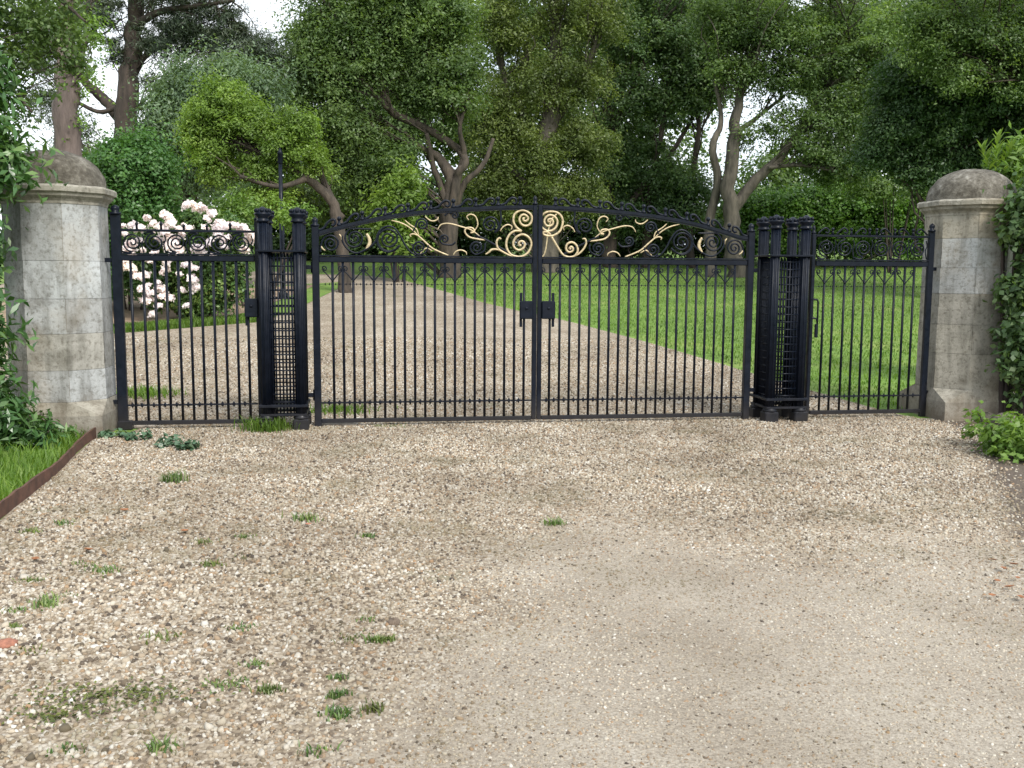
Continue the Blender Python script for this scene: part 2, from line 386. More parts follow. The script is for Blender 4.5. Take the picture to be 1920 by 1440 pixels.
def foliage(name, clumps, nl, L, W, mat, parent=None, flat=.75, up=.5, shell=.0, rw=.5, droop=0.):
    """clumps: array (k,4) centre + radius.  nl leaves each"""
    C = np.asarray(clumps, float); k = len(C)
    idx = np.repeat(np.arange(k), nl); n = len(idx)
    u = rand_unit(n); r = RNG.uniform(shell, 1, n) ** (1/2.2)
    r = r*np.where(RNG.uniform(0, 1, n) < .16, RNG.uniform(1, 1.75, n), 1)
    off = u * r[:, None]; off[:, 2] *= flat
    S = RNG.uniform(.6, 1.5, (k, 3)); S[:, 2] = RNG.uniform(.55, 1.15, k); sh = RNG.normal(0, .35, (k, 2))
    off = off * S[idx]; off[:, 2] += off[:, 0]*sh[idx, 0] + off[:, 1]*sh[idx, 1]
    P = C[idx, :3] + off * C[idx, 3:4]
    Nn = u*.7 + np.array([0, 0, up]) + RNG.normal(size=(n, 3))*.45
    Nn /= np.linalg.norm(Nn, axis=1, keepdims=True)
    Dv = None
    if droop: Dv = rand_unit(n) + np.array([0, 0, -droop])
    V, F = leaf_arrays(P, Nn, L, W, Dv=Dv)
    cr = RNG.uniform(0, 1, k)[idx]
    rnd = np.clip((1-rw)*RNG.uniform(0, 1, n) + rw*cr, 0, 1)
    return quads_mesh(name, V, F, mat, parent, np.repeat(rnd, 4))
def lobe_clumps(lobes, Y, rc, base=None, dscale=.8):
    out = []
    for lb in lobes:
        px, py, rx, ry, n = lb[:5]; dY = lb[5] if len(lb) > 5 else 0
        u = rand_unit(n); r = RNG.uniform(.25, 1, n) ** .5
        for i in range(n):
            o = u[i]*r[i]
            dep = o[1] * rx/FPX*Y*dscale + dY
            c = at(px + o[0]*rx, py - o[2]*ry, Y + dep)
            if c.z < hgt(c.x, c.y) + .1: continue
            out.append((c.x, c.y, c.z, rc*random.choice((random.uniform(.4, .8), random.uniform(.7, 1.15), random.uniform(.9, 1.45)))))
    return np.array(out)
TREES = []
def tree(name, label, cat, Y, trunks, lobes, leaf, bark, L, W, nl, rc, group=None, up=.5, flat=.75, twig=.45, droop=0., thin=1.0):
    p0 = trunks[0][0]; b = at(p0[0], 500, Y); base = Vector((b.x, Y, float(hgt(b.x, Y))))
    root = empty(name, base); tag(root, label, cat, group); TREES.append(root)
    cl = lobe_clumps(lobes, Y, rc)
    mb = MB(); pts_all = []
    for ti, tr in enumerate(trunks):
        pts = []; rad = []
        dy = 0
        for i, (px, py, r) in enumerate(tr):
            if ti > 0: dy += random.uniform(-.35, .35)
            q = at(px, py, Y + dy)
            if i == 0 and (ti == 0 or py >= 470): q = Vector((at(px, py, Y).x, Y, float(hgt(q.x, Y)) - .15)); r *= 1.25
            pts.append(q - base); rad.append(r/FPX*Y)
        rad = [r*thin for r in rad]; sp = smooth_pts(pts, 6); k = len(sp)
        rr = [float(np.interp(i/(k-1)*(len(rad)-1), range(len(rad)), rad)) for i in range(k)]
        sp = [s + Vector((random.gauss(0, 1), random.gauss(0, 1), 0))*rr[i]*.13 for i, s in enumerate(sp)]
        mb.tube(sp, rr, 9); pts_all += [(s, rr[i]) for i, s in enumerate(sp)]
    mb.build('trunk', M[bark], root)
    bb = MB(); cnt = 0
    PA = np.array([[*s] for s, _ in pts_all])
    for c in cl:
        if random.random() > twig: continue
        e = np.array(c[:3]) - np.array(base)
        d = np.linalg.norm(PA - e, axis=1) + np.maximum(0, PA[:, 2] - e[2] + .45*np.linalg.norm(PA[:, :2]-e[:2], axis=1))*1.6
        j = max(0, int(np.argmin(d)) - random.randint(0, 5)); s, sr = pts_all[j]
        v = Vector(e) - s
        if v.length < .3 or v.length > 5.0: continue
        mid1 = s + v*.33 + Vector((random.gauss(0,1), random.gauss(0,1), random.uniform(-.2,1)))*v.length*.08
        mid2 = s + v*.66 + Vector((random.gauss(0,1), random.gauss(0,1), random.uniform(-.2,1)))*v.length*.09
        r0 = min(sr*.45, .014 + .010*v.length)
        bb.tube(smooth_pts([s, mid1, mid2, Vector(e)], 3), [r0*(1-.8*i/9) for i in range(10)], 5); cnt += 1
    if cnt: bb.build('branches', M[bark], root)
    if len(cl):
        cl2 = cl.copy(); cl2[:, :3] -= np.array(base)
        foliage('crown', cl2, int(nl*1.45), L*.82, W*.82, M[leaf], root, flat, up, droop=droop)
    return root

# ------------------------------------------------------------------ the ironwork frame
GL, GR = at(222, 640, 10.12), at(1740, 640, 11.45)
GANG = math.atan2(GR.y-GL.y, GR.x-GL.x)
GU = Vector((math.cos(GANG), math.sin(GANG), 0)); GN = Vector((-math.sin(GANG), math.cos(GANG), 0))
def s_world(px, py=640):
    d = ray(px, py); t = GN.dot(GL - Vector((0, 0, CAMH))) / GN.dot(d)
    return Vector((0, 0, CAMH)) + d*t
O = s_world(1006); O.z = 0
def gp(px, py):
    p = s_world(px, py) - O
    return p.dot(GU), p.z
def gs(px, py=600): return gp(px, py)[0]
def gz(px, py): return gp(px, py)[1]
def gworld(s, n, z): return O + GU*s + GN*n + Vector((0, 0, z))
IN = lambda u, v: gp(1005 + (u-820)*.1157, 389 + (v-300)*.1157)      # close view of the cypher -> gate plane
Z3 = lambda u, v: gp(560 + u/3.692, 340 + v/3.692)
def wire(root, name, mat, P2, r, s0=0, n=0, taper=False, k=5, squash=1.0):
    """P2: (s,z) trace in the gate plane"""
    pts = smooth_pts([Vector((a - s0, n, b)) for a, b in P2], k)
    m = len(pts)
    rad = [r]*m if not taper else [r*(.45+.55*math.sin(math.pi*min(1, (i+1)/m*.9+.05))) for i in range(m)]
    mb = MB().tube(pts, rad, 7, up=(0, 1, 0), squash=squash)
    return mb.build(name, mat, root)
def spiral_pts(c, R, turns, a0, sgn=1, rin=.1, n=14, lead=None):
    out = list(lead) if lead else []
    m = int(turns*n)
    for i in range(m+1):
        t = i/m; a = a0 + sgn*2*math.pi*turns*t; r = R*((1-t)**.9*(1-rin)+rin)
        out.append((c[0]+r*math.cos(a), c[1]+r*math.sin(a)))
    return out
IRON, GOLD = M['iron'], M['gold']
MIDZ = .5*(gz(600, 478)+gz(1400, 489))     # top of the middle rail
def stud(mb, x, z, s=.018):
    mb.add([(x-s, 0, z), (x, -s*.8, z), (x+s, 0, z), (x, s*.8, z), (x, 0, z+s*1.5), (x, 0, z-s*1.5)],
           [(0,1,4), (1,2,4), (2,3,4), (3,0,4), (1,0,5), (2,1,5), (3,2,5), (0,3,5)])

def frame_parts(root, s0, xa, xb, bars, topfun, bottom=.075, curls=True, gap=None, thick=.052):
    """bars at absolute s; topfun(s) is unused for bars, which stop under the middle rail"""
    for s in bars:
        MB().tube([(s-s0, 0, bottom), (s-s0, 0, MIDZ-.06)], .0145, 8).build('bar', IRON, root)
    L = xb-xa; c = (xa+xb)/2 - s0
    MB().box((c, 0, MIDZ-.035), (L-.004, .045, .062), .5, .006).box((c, 0, MIDZ+.006), (L-.006, .062, .014)).build('middle_rail', IRON, root)
    MB().box((c, 0, bottom-.012), (L-.004, .042, .045), .5, .005).build('bottom_rail', IRON, root)
    d = MB().box((c, 0, .262), (L-.006, .026, .016))
    e = sorted(list(bars)+[xa+.03, xb-.03])
    for a, b in zip(e[:-1], e[1:]):
        if b-a > .06: stud(d, (a+b)/2-s0, .262, .022)
    d.build('studded_rail', IRON, root)
    if curls:
        for i, s in enumerate(bars):
            if i % 2: continue
            w = .105
            for g in (-1, 1):
                x = s-s0
                P = [(x, MIDZ-.27), (x+g*w*.25, MIDZ-.235), (x+g*w*.6, MIDZ-.19), (x+g*w*.93, MIDZ-.155), (x+g*w*.98, MIDZ-.12), (x+g*w*.75, MIDZ-.108), (x+g*w*.60, MIDZ-.132), (x+g*w*.70, MIDZ-.152), (x+g*w*.85, MIDZ-.145), (x+g*w*.82, MIDZ-.128)]
                wire(root, 'curl', IRON, P, .0065, 0, -.012, k=3)
        r = MB().box((c, 0, MIDZ-.30), (L-.008, .006, .004))
        for a, b in zip(e[:-1], e[1:]):
            if b-a > .06:
                for q in (.3, .7): stud(r, a+(b-a)*q-s0, MIDZ-.30, .009)
        r.build('dotted_rail', IRON, root)
    return c, L
def stile(root, name, x, w, z0, z1, knob=True, d=None):
    mb = MB().box((x, 0, (z0+z1)/2), (w, d or w, z1-z0), .5, .006)
    if knob:
        mb.lathe((x, 0, z1), [(w*.62, 0), (w*.62, .02), (w*.3, .03), (w*.46, .055), (w*.4, .08), (w*.05, .10)], 10)
    return mb.build(name, IRON, root)
def lock(root, x, z, w, h, side):
    mb = MB().box((x, -.035, z), (w, .05, h), .5, .008); o = mb.build('lock_box', IRON, root)
    MB().lathe((0, 0, 0), [(.016, -.004), (.016, .004), (.006, .006)], 10).build('keyhole', IRON, o).matrix_local = Matrix.Translation((x, -.064, z+.02)) @ Matrix.Rotation(math.pi/2, 4, 'X')
    MB().box((x-side*w*.38, -.012, z), (.03, .012, h*1.9), .5, .003).build('keep_plate', IRON, root)

# ---- driveway gate leaves
TOPPX = [(598, 437), (625, 429), (660, 420), (700, 411), (740, 404), (785, 398), (830, 394), (880, 391), (940, 388.5), (1006, 387.5)]
TOP2 = [gp(*p) for p in TOPPX]
TS = [-p[0] for p in TOP2][::-1]; TZ = [p[1] for p in TOP2][::-1]
def topz(a): return float(np.interp(abs(a), TS, TZ))
SL = abs(gs(594, 620)); SR = gs(1402, 620); HALF = (SL+SR)/2
def driveway_leaf(side):
    nm = {-1: 'black wrought iron driveway gate leaf with gilded letter E, left of the meeting stiles',
          1: 'black wrought iron driveway gate leaf with gilded letter R, lawn seen through its bars'}[side]
    end = SL if side < 0 else SR
    s0 = side*end/2
    root = empty('driveway_gate', gworld(s0, 0, 0), GANG); tag(root, nm, 'gate', 'pair of driveway gate leaves')
    k = end/HALF
    n = 20
    bars = [side*(.034 + (end-.10)*(i+1)/(n+1)) for i in range(n)]
    xa, xb = sorted((side*.055, side*(end-.035)))
    frame_parts(root, s0, xa, xb, sorted(bars), None)
    stile(root, 'meeting_stile', side*.029-s0, .05, .045, topz(0)+.02, side < 0)
    stile(root, 'hinge_stile', side*end-s0, .075, .0, topz(end)+.07, True)
    # curved top rail
    q = [(side*a, topz(a)) for a in np.linspace(.055, end-.04, 24)]
    pts = [(a-s0, 0, b) for a, b in q]
    rail = MB()
    for dz, h, w in ((0, .034, .045), (-.026, .014, .03)):
        vs = []; fs = []
        for x, _, z in pts:
            vs += [(x, -w/2, z+dz-h/2), (x, w/2, z+dz-h/2), (x, w/2, z+dz+h/2), (x, -w/2, z+dz+h/2)]
        m = len(pts)
        for i in range(m-1):
            for j in range(4):
                fs.append((i*4+j, i*4+(j+1)%4, i*4+4+(j+1)%4, i*4+4+j))
        fs += [(0, 1, 2, 3), tuple(range(m*4-4, m*4))]
        rail.add(vs, fs)
    rail.build('top_rail', IRON, root)
    # crest: balls on stems and running scrolls between them
    nb = 9; sp = (end-.12)/(nb+.35)
    for i in range(nb):
        a = .135 + sp*(i+.25)
        if i < nb:
            z = topz(a)+.016
            MB().lathe((side*a-s0, 0, z), [(.030, 0), (.026, .02), (.015, .03), (.013, .055)], 8).ball((side*a-s0, 0, z+.076), .025, 10).build('ball_finial', IRON, root)
        b0 = a + sp*.12; b1 = a + sp*.90       # hump next to this ball, tail to the next one outward
        zz = lambda b, h: topz(b)+.016+h
        P = [(side*(b0+.055), zz(b0+.055, .035)), (side*(b0+.035), zz(b0+.035, .02)), (side*(b0+.012), zz(b0, .035)), (side*(b0+.02), zz(b0, .07)), (side*(b0+.06), zz(b0+.06, .083)),
             (side*(b0+.1), zz(b0+.1, .058)), (side*(b0+.135), zz(b0+.135, .022)), (side*b1, zz(b1, .008))]
        wire(root, 'crest_scroll', IRON, P, .0135, s0, 0, k=4)
    # scroll filling, traced for the left leaf and mirrored on the right one
    def W(P, mat=IRON, r=.0105, taper=False, name='scroll', sq=1.0):
        Q = [Z3(*p) for p in P]
        Q = [(side*abs(a)*k if side > 0 else a, b) for a, b in Q]
        wire(root, name, mat, Q, r, s0, 0, taper, 4, sq)
    def SP(c, R, turns, a0, sgn, lead=(), mat=IRON, r=.0105, name='scroll'):
        # a0 in the photo sense (y down)
        out = list(lead); m = int(turns*12)
        for i in range(m+1):
            t = i/m; a = math.radians(a0)+sgn*2*math.pi*turns*t; rr = R*((1-t)*.9+.1)
            out.append((c[0]+rr*math.cos(a), c[1]+rr*math.sin(a)))
        W(out, mat, r, name=name)
    SP((222, 432), 62, 2.2, 200, 1, [(152, 490), (150, 460)])
    SP((388, 395), 72, 2.3, 250, -1, [(500, 330), (440, 330)])
    W([(300, 375), (305, 420), (340, 470), (400, 497), (470, 470), (520, 430), (545, 390), (560, 350)])
    SP((622, 400), 88, 2.6, 30, 1, [(815, 512), (770, 485), (730, 430), (705, 380), (660, 322), (610, 312), (560, 345), (540, 400), (560, 460), (620, 490), (680, 465)])
    W([(470, 362), (488, 395), (492, 425), (478, 455), (466, 475)], GOLD, .020, True, 'gilded_leaf', .45)
    W([(280, 365), (295, 385), (297, 410)], GOLD, .0085, True, 'gilded_leaf')
    W([(150, 440), (165, 465), (185, 480)], GOLD, .0085, True, 'gilded_leaf')
    SP((835, 458), 48, 2.0, 90, 1, [(900, 440), (880, 490)])
    SP((855, 298), 42, 2.0, 180, 1, [(790, 350), (805, 320)])
    W([(1035, 512), (975, 488), (920, 460), (870, 415), (820, 370)], GOLD, .009)
    W([(832, 380), (780, 330), (735, 300), (690, 282), (640, 270)], GOLD, .0085, True, 'gilded_leaf')
    W([(830, 375), (815, 330), (770, 300), (735, 268)], GOLD, .008, True, 'gilded_leaf')
    W([(840, 385), (800, 365), (772, 370), (778, 385)], GOLD, .0085, True, 'gilded_leaf')
    W([(875, 243), (905, 268), (935, 275), (962, 262), (965, 245)], GOLD, .0085, True, 'gilded_leaf')
    W([(840, 505), (862, 475), (890, 463), (925, 482)], GOLD, .0085, True, 'gilded_leaf')
    W([(1070, 510), (1090, 485), (1125, 476), (1158, 490), (1162, 508)], GOLD, .0085, True, 'gilded_leaf')
    W([(1500, 518), (1430, 480), (1360, 440), (1290, 402), (1225, 372)], IRON, .012)
    W([(1290, 405), (1240, 400), (1180, 385), (1150, 350), (1165, 322), (1205, 325), (1215, 350), (1190, 355)], GOLD, .010, False, 'gilded_leaf')
    W([(1270, 395), (1200, 340), (1120, 312), (1040, 292), (985, 300), (962, 335)], GOLD, .0085, True, 'gilded_leaf')
    W([(1215, 345), (1240, 300), (1225, 245), (1190, 228), (1163, 245), (1178, 268)], GOLD, .0085, True, 'gilded_leaf')
    SP((1325, 300), 62, 2.2, 60, -1, [(1450, 190), (1400, 200), (1402, 260), (1385, 330)])
    SP((1232, 458), 48, 2.0, 90, 1, [(1290, 430), (1285, 480)])
    SP((1010, 400), 36, 1.8, 90, 1, [(1085, 420), (1060, 440)])
    SP((1080, 235), 30, 1.6, 200, 1, [(1010, 240), (1040, 215)])
    W([(1395, 345), (1412, 318), (1445, 300), (1475, 312), (1470, 335)], GOLD, .0085, True, 'gilded_leaf')
    def G(P, r=.0128, taper=False, name='letter_stroke', par=root):
        Q = [IN(*p) for p in P]; wire(par, name, GOLD, Q, r, s0, -.004, taper, 5)
    if side < 0:
        G([(585,685),(500,620),(452,520),(480,400),(600,345),(720,400),(755,480),(720,570),(650,598),(580,570),(550,500),(570,440),(625,415),(680,450),(688,490),(650,522),(615,505),(612,480),(635,475)])
        G([(585,685),(480,680),(390,740),(340,850),(345,960),(400,1050),(500,1095),(600,1090),(690,1030),(742,920),(730,830),(670,760),(590,738),(500,780),(450,870),(470,950),(540,992),(610,960),(638,905),(620,860),(570,848),(540,880),(550,915),(580,905)])
        G([(520,1098),(400,1080),(300,1030),(220,980),(180,900),(190,830),(225,795),(255,815)], .013, True, 'gilded_leaf')
        G([(250,1000),(180,980),(100,985),(50,1030),(0,1060)], .013, True, 'gilded_leaf')
    else:
        G([(1050,745),(1010,700),(945,700),(940,735),(1010,760),(1100,755),(1200,690),(1245,580),(1245,480),(1190,400),(1090,365),(980,380),(900,450),(885,540),(920,630),(1000,680),(1080,670),(1140,620),(1165,540),(1140,470),(1070,425),(1000,440),(955,500),(965,570),(1020,602),(1080,580),(1095,530),(1070,490),(1030,490),(1012,520),(1035,535)])
        G([(1150,410),(1080,480),(1040,580),(1010,720),(990,880),(970,1000),(940,1080),(900,1105),(872,1080),(880,1050),(905,1060)], .0085)
        G([(1070,775),(1180,960),(1260,1070),(1360,1105),(1450,1080),(1495,1000),(1470,910),(1400,865),(1330,890),(1305,960),(1340,1020),(1400,1010),(1420,970),(1390,935),(1360,965),(1385,975)])
        G([(1400,1105),(1500,1060),(1590,970),(1630,880),(1615,810),(1570,810)], .012, True, 'gilded_leaf')
    zl = .5*(gz(1006, 562)+gz(1006, 600))
    lock(root, side*.125-s0, zl, .15, .20, -side)
    # hinges reaching to the column
    for z in (.35, MIDZ-.12):
        MB().box((side*(end+.055)-s0, 0, z), (.10, .03, .045), .5, .004).tube([(side*(end+.03)-s0, 0, z-.06), (side*(end+.03)-s0, 0, z+.06)], .022, 8).build('hinge', IRON, root)
    return root
driveway_leaf(-1); driveway_leaf(1)

# ---- iron columns of four posts
def iron_column(sc_, label):
    root = empty('gate_column', gworld(sc_, 0, 0), GANG); tag(root, label, 'gate post', 'openwork iron gate columns')
    h = .5*(gz(565, 392)+gz(500, 392)) - .10; a = .178
    zb = MIDZ + .045
    for i in (-1, 1):
        for j in (-1, 1):
            x, y = i*a, j*a
            mb = MB()
            mb.lathe((x, y, .0), [(.050, .12), (.050, h)], 14, smooth=True)
            for t in range(8):
                an = t*math.pi/4; mb.tube([(x+.047*math.cos(an), y+.047*math.sin(an), .17), (x+.047*math.cos(an), y+.047*math.sin(an), h-.06)], .012, 6)
            p = mb.build('post', IRON, root)
            c = MB().lathe((x, y, h-.05), [(.062, 0), (.075, .012), (.062, .024), (.06, .05), (.088, .075), (.09, .09), (.075, .10), (.06, .125), (.035, .145), (.012, .16)], 14)
            for t in range(8):
                an = t*math.pi/4; c.ball((x+.07*math.cos(an), y+.07*math.sin(an), h+.068), .02, 7, 1.2)
            c.build('cap', IRON, p)
            f = MB().box((x, y, .06), (.165, .165, .12), .5, .012).lathe((x, y, .12), [(.082, 0), (.085, .015), (.066, .04), (.060, .05)], 14)
            f.build('foot', IRON, p)
    for z, w, hh, nm in ((zb, .15, .022, 'band'), (.262, .15, .03, 'band'), (.165, .13, .025, 'band')):
        b = MB()
        for j in (-1, 1): b.box((0, j*a, z), (2*a+w, w, hh), .5, .004)
        for i in (-1, 1): b.box((i*a, 0, z+.0015), (w-.006, 2*a-w-.004, hh), .5, .004)
        b.build(nm, IRON, root)
    for q, (dx, dy) in enumerate(((0, -1), (0, 1), (1, 0), (-1, 0))):
        g = MB(); top = zb-.02 if q else zb-.02
        nb = 7
        for t in range(nb):
            u = (t-(nb-1)/2)*.036
            zt = top if t != 3 else top+.30
            if dx == 0: g.tube([(u, dy*(a+.01), .14), (u, dy*(a+.01), zt)], .0085, 6)
            else: g.tube([(dx*(a+.01), u, .14), (dx*(a+.01), u, zt)], .0085, 6)
        for z in np.arange(.30, top, .085):
            if dx == 0: g.tube([(-.12, dy*(a+.012), z), (.12, dy*(a+.012), z)], .0075, 6)
            else: g.tube([(dx*(a+.012), -.12, z), (dx*(a+.012), .12, z)], .0075, 6)
        g.build('lattice_panel', IRON, root)
    return root
cL = gs(533, 640); cR = gs(1463, 640)
iron_column(cL, 'black iron four post column with lattice between the left foot gate and driveway gate')
iron_column(cR, 'black iron four post column with lattice between the right foot gate and driveway gate')

# ---- foot gates
def foot_gate(px0, px1, topy, barpx, label, kind):
    sa, sb = gs(px0), gs(px1); s0 = (sa+sb)/2; hinge_left = kind == 'left'
    root = empty('foot_gate', gworld(s0, 0, 0), GANG); tag(root, label, 'gate', 'small foot gates beside the driveway gates')
    bars = [gs(b) for b in barpx]
    frame_parts(root, s0, sa+.035, sb-.03, bars, None, .085, curls=not hinge_left)
    zt = gz((px0+px1)/2, topy)
    MB().box((0, 0, zt), (sb-sa-.06, .032, .026), .5, .004).build('top_rail', IRON, root)
    wide = .10 if hinge_left else .07
    stile(root, 'hinge_stile' if hinge_left else 'latch_stile', sa-s0+.0, wide if hinge_left else .045, .0 if hinge_left else .06, zt+.16 if hinge_left else zt+.02, True, .06)
    stile(root, 'latch_stile' if hinge_left else 'hinge_stile', sb-s0, .055 if hinge_left else .07, .06 if hinge_left else 0, zt+.12 if hinge_left else zt+.06, True, .05)
    zc = (zt+MIDZ)/2; hh = (zt-MIDZ)/2 - .02
    n = 6; w = (sb-sa-.1)/n
    for i in range(n):
        x = sa+.05+w*(i+.5)-s0; g = 1 if i % 2 else -1
        R = min(hh, w*.44)
        wire(root, 'scroll', IRON, spiral_pts((x, zc), R, 2.3, math.pi*(.5 if g > 0 else 1.5), g, .1, 14, [(x-g*0-w*.48, zc+g*hh*.9), (x-w*.2, zc+g*hh*1.02)]), .009, 0, 0, k=2)
        wire(root, 'scroll', IRON, [(x+w*.5, zc-hh), (x+w*.42, zc-hh*.2), (x+w*.5, zc+hh*.3), (x+w*.44, zc+hh*.8)], .007, 0, 0)
    if hinge_left:
        for px in (263, 308, 350, 393, 436):
            x = gs(px)-s0
            if px in (350, 393): hz = .06
            else: hz = .085
            MB().lathe((x, 0, zt+.012), [(.012, 0), (.012, hz*.5), (.02, hz*.6), (.014, hz*.8), (.003, hz)], 8).build('spike', IRON, root)
    else:
        for i in range(6):
            x = sa+.05+w*(i+.5)-s0; g = -1 if i in (0, 1, 2) else 1
            MB().lathe((x+g*-.07, 0, zt+.012), [(.018, 0), (.012, .03), (.010, .05)], 8).ball((x+g*-.07, 0, zt+.075), .02, 8).build('ball_finial', IRON, root)
            P = [(x+g*.02, zt+.04), (x+g*-.01, zt+.03), (x-g*.02, zt+.06), (x+g*.02, zt+.09), (x+g*.07, zt+.06), (x+g*.11, zt+.02)]
            wire(root, 'crest_scroll', IRON, P, .0105, 0, 0, k=4)
    if hinge_left:
        lock(root, sb-s0-.075, gz(470, 577), .14, .20, 1)
        for z, l in ((MIDZ-.06, .22), (.30, .18)):
            MB().box((sa-s0-l/2+.02, .0, z), (l, .03, .045), .5, .004).build('hinge', IRON, root)
        MB().box((sa-s0+.02, 0, .05), (.15, .09, .10), .5, .01).build('hinge_foot', IRON, root)
    else:
        x = sa-s0
        m = MB().tube(smooth_pts([(x-.01, -.02, gz(1525, 562)), (x+.07, -.02, gz(1525, 562)), (x+.08, -.02, gz(1525, 575)), (x+.08, -.02, gz(1525, 610)), (x+.07, -.02, gz(1525, 598)), (x-.01, -.02, gz(1525, 596))], 2), .012, 6)
        m.box((x+.07, -.02, gz(1525, 620)), (.035, .03, .16), .5, .004).build('latch', IRON, root)
        for z in (MIDZ-.09, .30):
            MB().box((sb-s0+.08, .0, z), (.20, .03, .04), .5, .004).build('hinge', IRON, root)
    return root
zz5 = [200 + u/5.143 for u in (225, 345, 455, 565, 680, 790, 900, 1015, 1125, 1235, 1340)]
zz5 = [x + 5 for x in zz5]
foot_gate(224, 486, 433, zz5, 'black iron foot gate on the left with pale roses showing through it', 'left')
foot_gate(1519, 1738, 443, [1380 + u/3.43 - 3 for u in (567, 628, 697, 760, 823, 888, 952, 1018, 1080, 1140)], 'black iron foot gate on the right, hung beside the ivy clad stone pillar', 'right')

# ------------------------------------------------------------------ stone pillars
def pillar(px, py, ds, W, label, joints, tones, seed):
    s = gs(px, py); rnd = random.Random(seed)
    root = empty('stone_pillar', gworld(s, ds, 0), GANG); tag(root, label, 'stone pillar', 'pair of octagonal stone gate pillars')
    R = W/2/math.cos(math.pi/8); rot = math.pi/8
    oct8 = lambda r, z: [(r*math.cos(rot+k*math.pi/4), r*math.sin(rot+k*math.pi/4), z) for k in range(8)]
    mb = MB(); zt = joints[-1]
    for ci, (z0, z1) in enumerate(zip(joints[:-1], joints[1:])):
        g = .003
        rad = lambda z: R*(1-.012*z)
        off = ci % 2
        for b in range(4):             # blocks of two facets, each its own stone
            ks = [(2*b+off+i) % 8 for i in range(3)]
            t = min(1, max(0, tones[ci % len(tones)] + rnd.uniform(-.14, .14)))
            lv = [(z0+.001, -.005), (z0+g, 0)]
            zi = np.linspace(z0+g, z1-g, 5)[1:-1]
            lv += [(z, rnd.uniform(-.003, .003)) for z in zi] + [(z1-g, 0), (z1-.001, -.005)]
            vs = []
            for z, d in lv:
                r = rad(z)+d; ring = oct8(r, z)
                A, B_, C = (Vector(ring[k]) for k in ks)
                q0 = A + (B_-A)*.006; q1 = C + (B_-C)*.006
                vs += [q0.lerp(Vector((0, 0, z)), .0), (A+B_)/2, B_, (B_+C)/2, q1]
            fs = [(i*5+j, i*5+j+1, i*5+6+j, i*5+5+j) for i in range(len(lv)-1) for j in range(4)]
            mb.add(vs, fs, t)
        mb.add(oct8(rad(z0)-.007, z0) + oct8(rad(z1)-.007, z1), [(k, (k+1) % 8, 8+(k+1) % 8, 8+k) for k in range(8)], .15)
    mb.build('shaft', M['stone'], root)
    # square plinth with broached shoulders rising into the octagon
    p = MB(); hw = W/2*1.07; z0, z1, z2 = -.1, joints[0]*.62, joints[0]*1.55
    sq = [(hw, hw), (-hw, hw), (-hw, -hw), (hw, -hw)]
    p.add([(x, y, z0) for x, y in sq] + [(x, y, z1) for x, y in sq], [(0,1,5,4), (1,2,6,5), (2,3,7,6), (3,0,4,7)], .12)
    o8 = oct8(R*1.012, joints[0]+.002)
    e = [(hw, hw*.42), (hw*.42, hw), (-hw*.42, hw), (-hw, hw*.42), (-hw, -hw*.42), (-hw*.42, -hw), (hw*.42, -hw), (hw, -hw*.42)]
    vs = [(x, y, z1) for x, y in sq] + [(x, y, z1) for x, y in e] + o8
    o = lambda k: 12 + k % 8
    fs = []
    # octagon verts at angles 22.5+45k: k=0 (+x,+y low), 1 (+x low,+y) ...
    for c in range(4):
        k0, k1 = 2*c, 2*c+1
        fs += [(c, 4+k1, o(k1)), (c, o(k1), o(k0)), (4+k0, c, o(k0))]
        fs.append((4+k1, 4+(k1+1) % 8, o(k1+1), o(k1)))
    p.add(vs, fs, .3)
    p.build('plinth', M['stone'], root)
    m = MB().lathe((0, 0, zt), [(R*.955, -.02), (R*.985, -.015), (R*.99, .01), (R*1.02, .03), (R*1.09, .06), (R*1.105, .085), (R*1.16, .10), (R*1.165, .145), (R*1.12, .165), (R*.98, .175), (R*.5, .178)], 8, .2, rot, False)
    m.build('moulding', M['stone'], root)
    H = .37; d = MB(); prof = [(R*.985, .165)] + [(R*.97*math.cos(t)**.85, .172+H*math.sin(t)) for t in np.linspace(.02, 1.5, 11)] + [(.01, .172+H)]
    d.lathe((0, 0, zt), prof, 32)
    rr = random.Random(seed+5)
    d.v = [(x*(1+rr.uniform(-.012, .012)), y*(1+rr.uniform(-.012, .012)), z+rr.uniform(-.006, .006)) for x, y, z in d.v]
    d.build('dome', M['dome'], root)
    return root
jz = [gz(200, y) for y in (716, 683, 620, 555, 488)]
jl = [.36, .68, 1.05, 1.40, 1.78, 2.36]
jr = [.36, .78, 1.12, 1.48, 1.78, 2.12, 2.40]
pillar(116, 640, .0, .95, 'grey octagonal stone pillar with domed cap at the left foot gate hinge', jl, [.75, .55, .7, .95, .8], 3)
pillar(1817, 600, .10, .95, 'buff stone pillar with domed cap and climber at the right foot gate', jr, [.3, .3, .3, .8, .8, .3], 9)

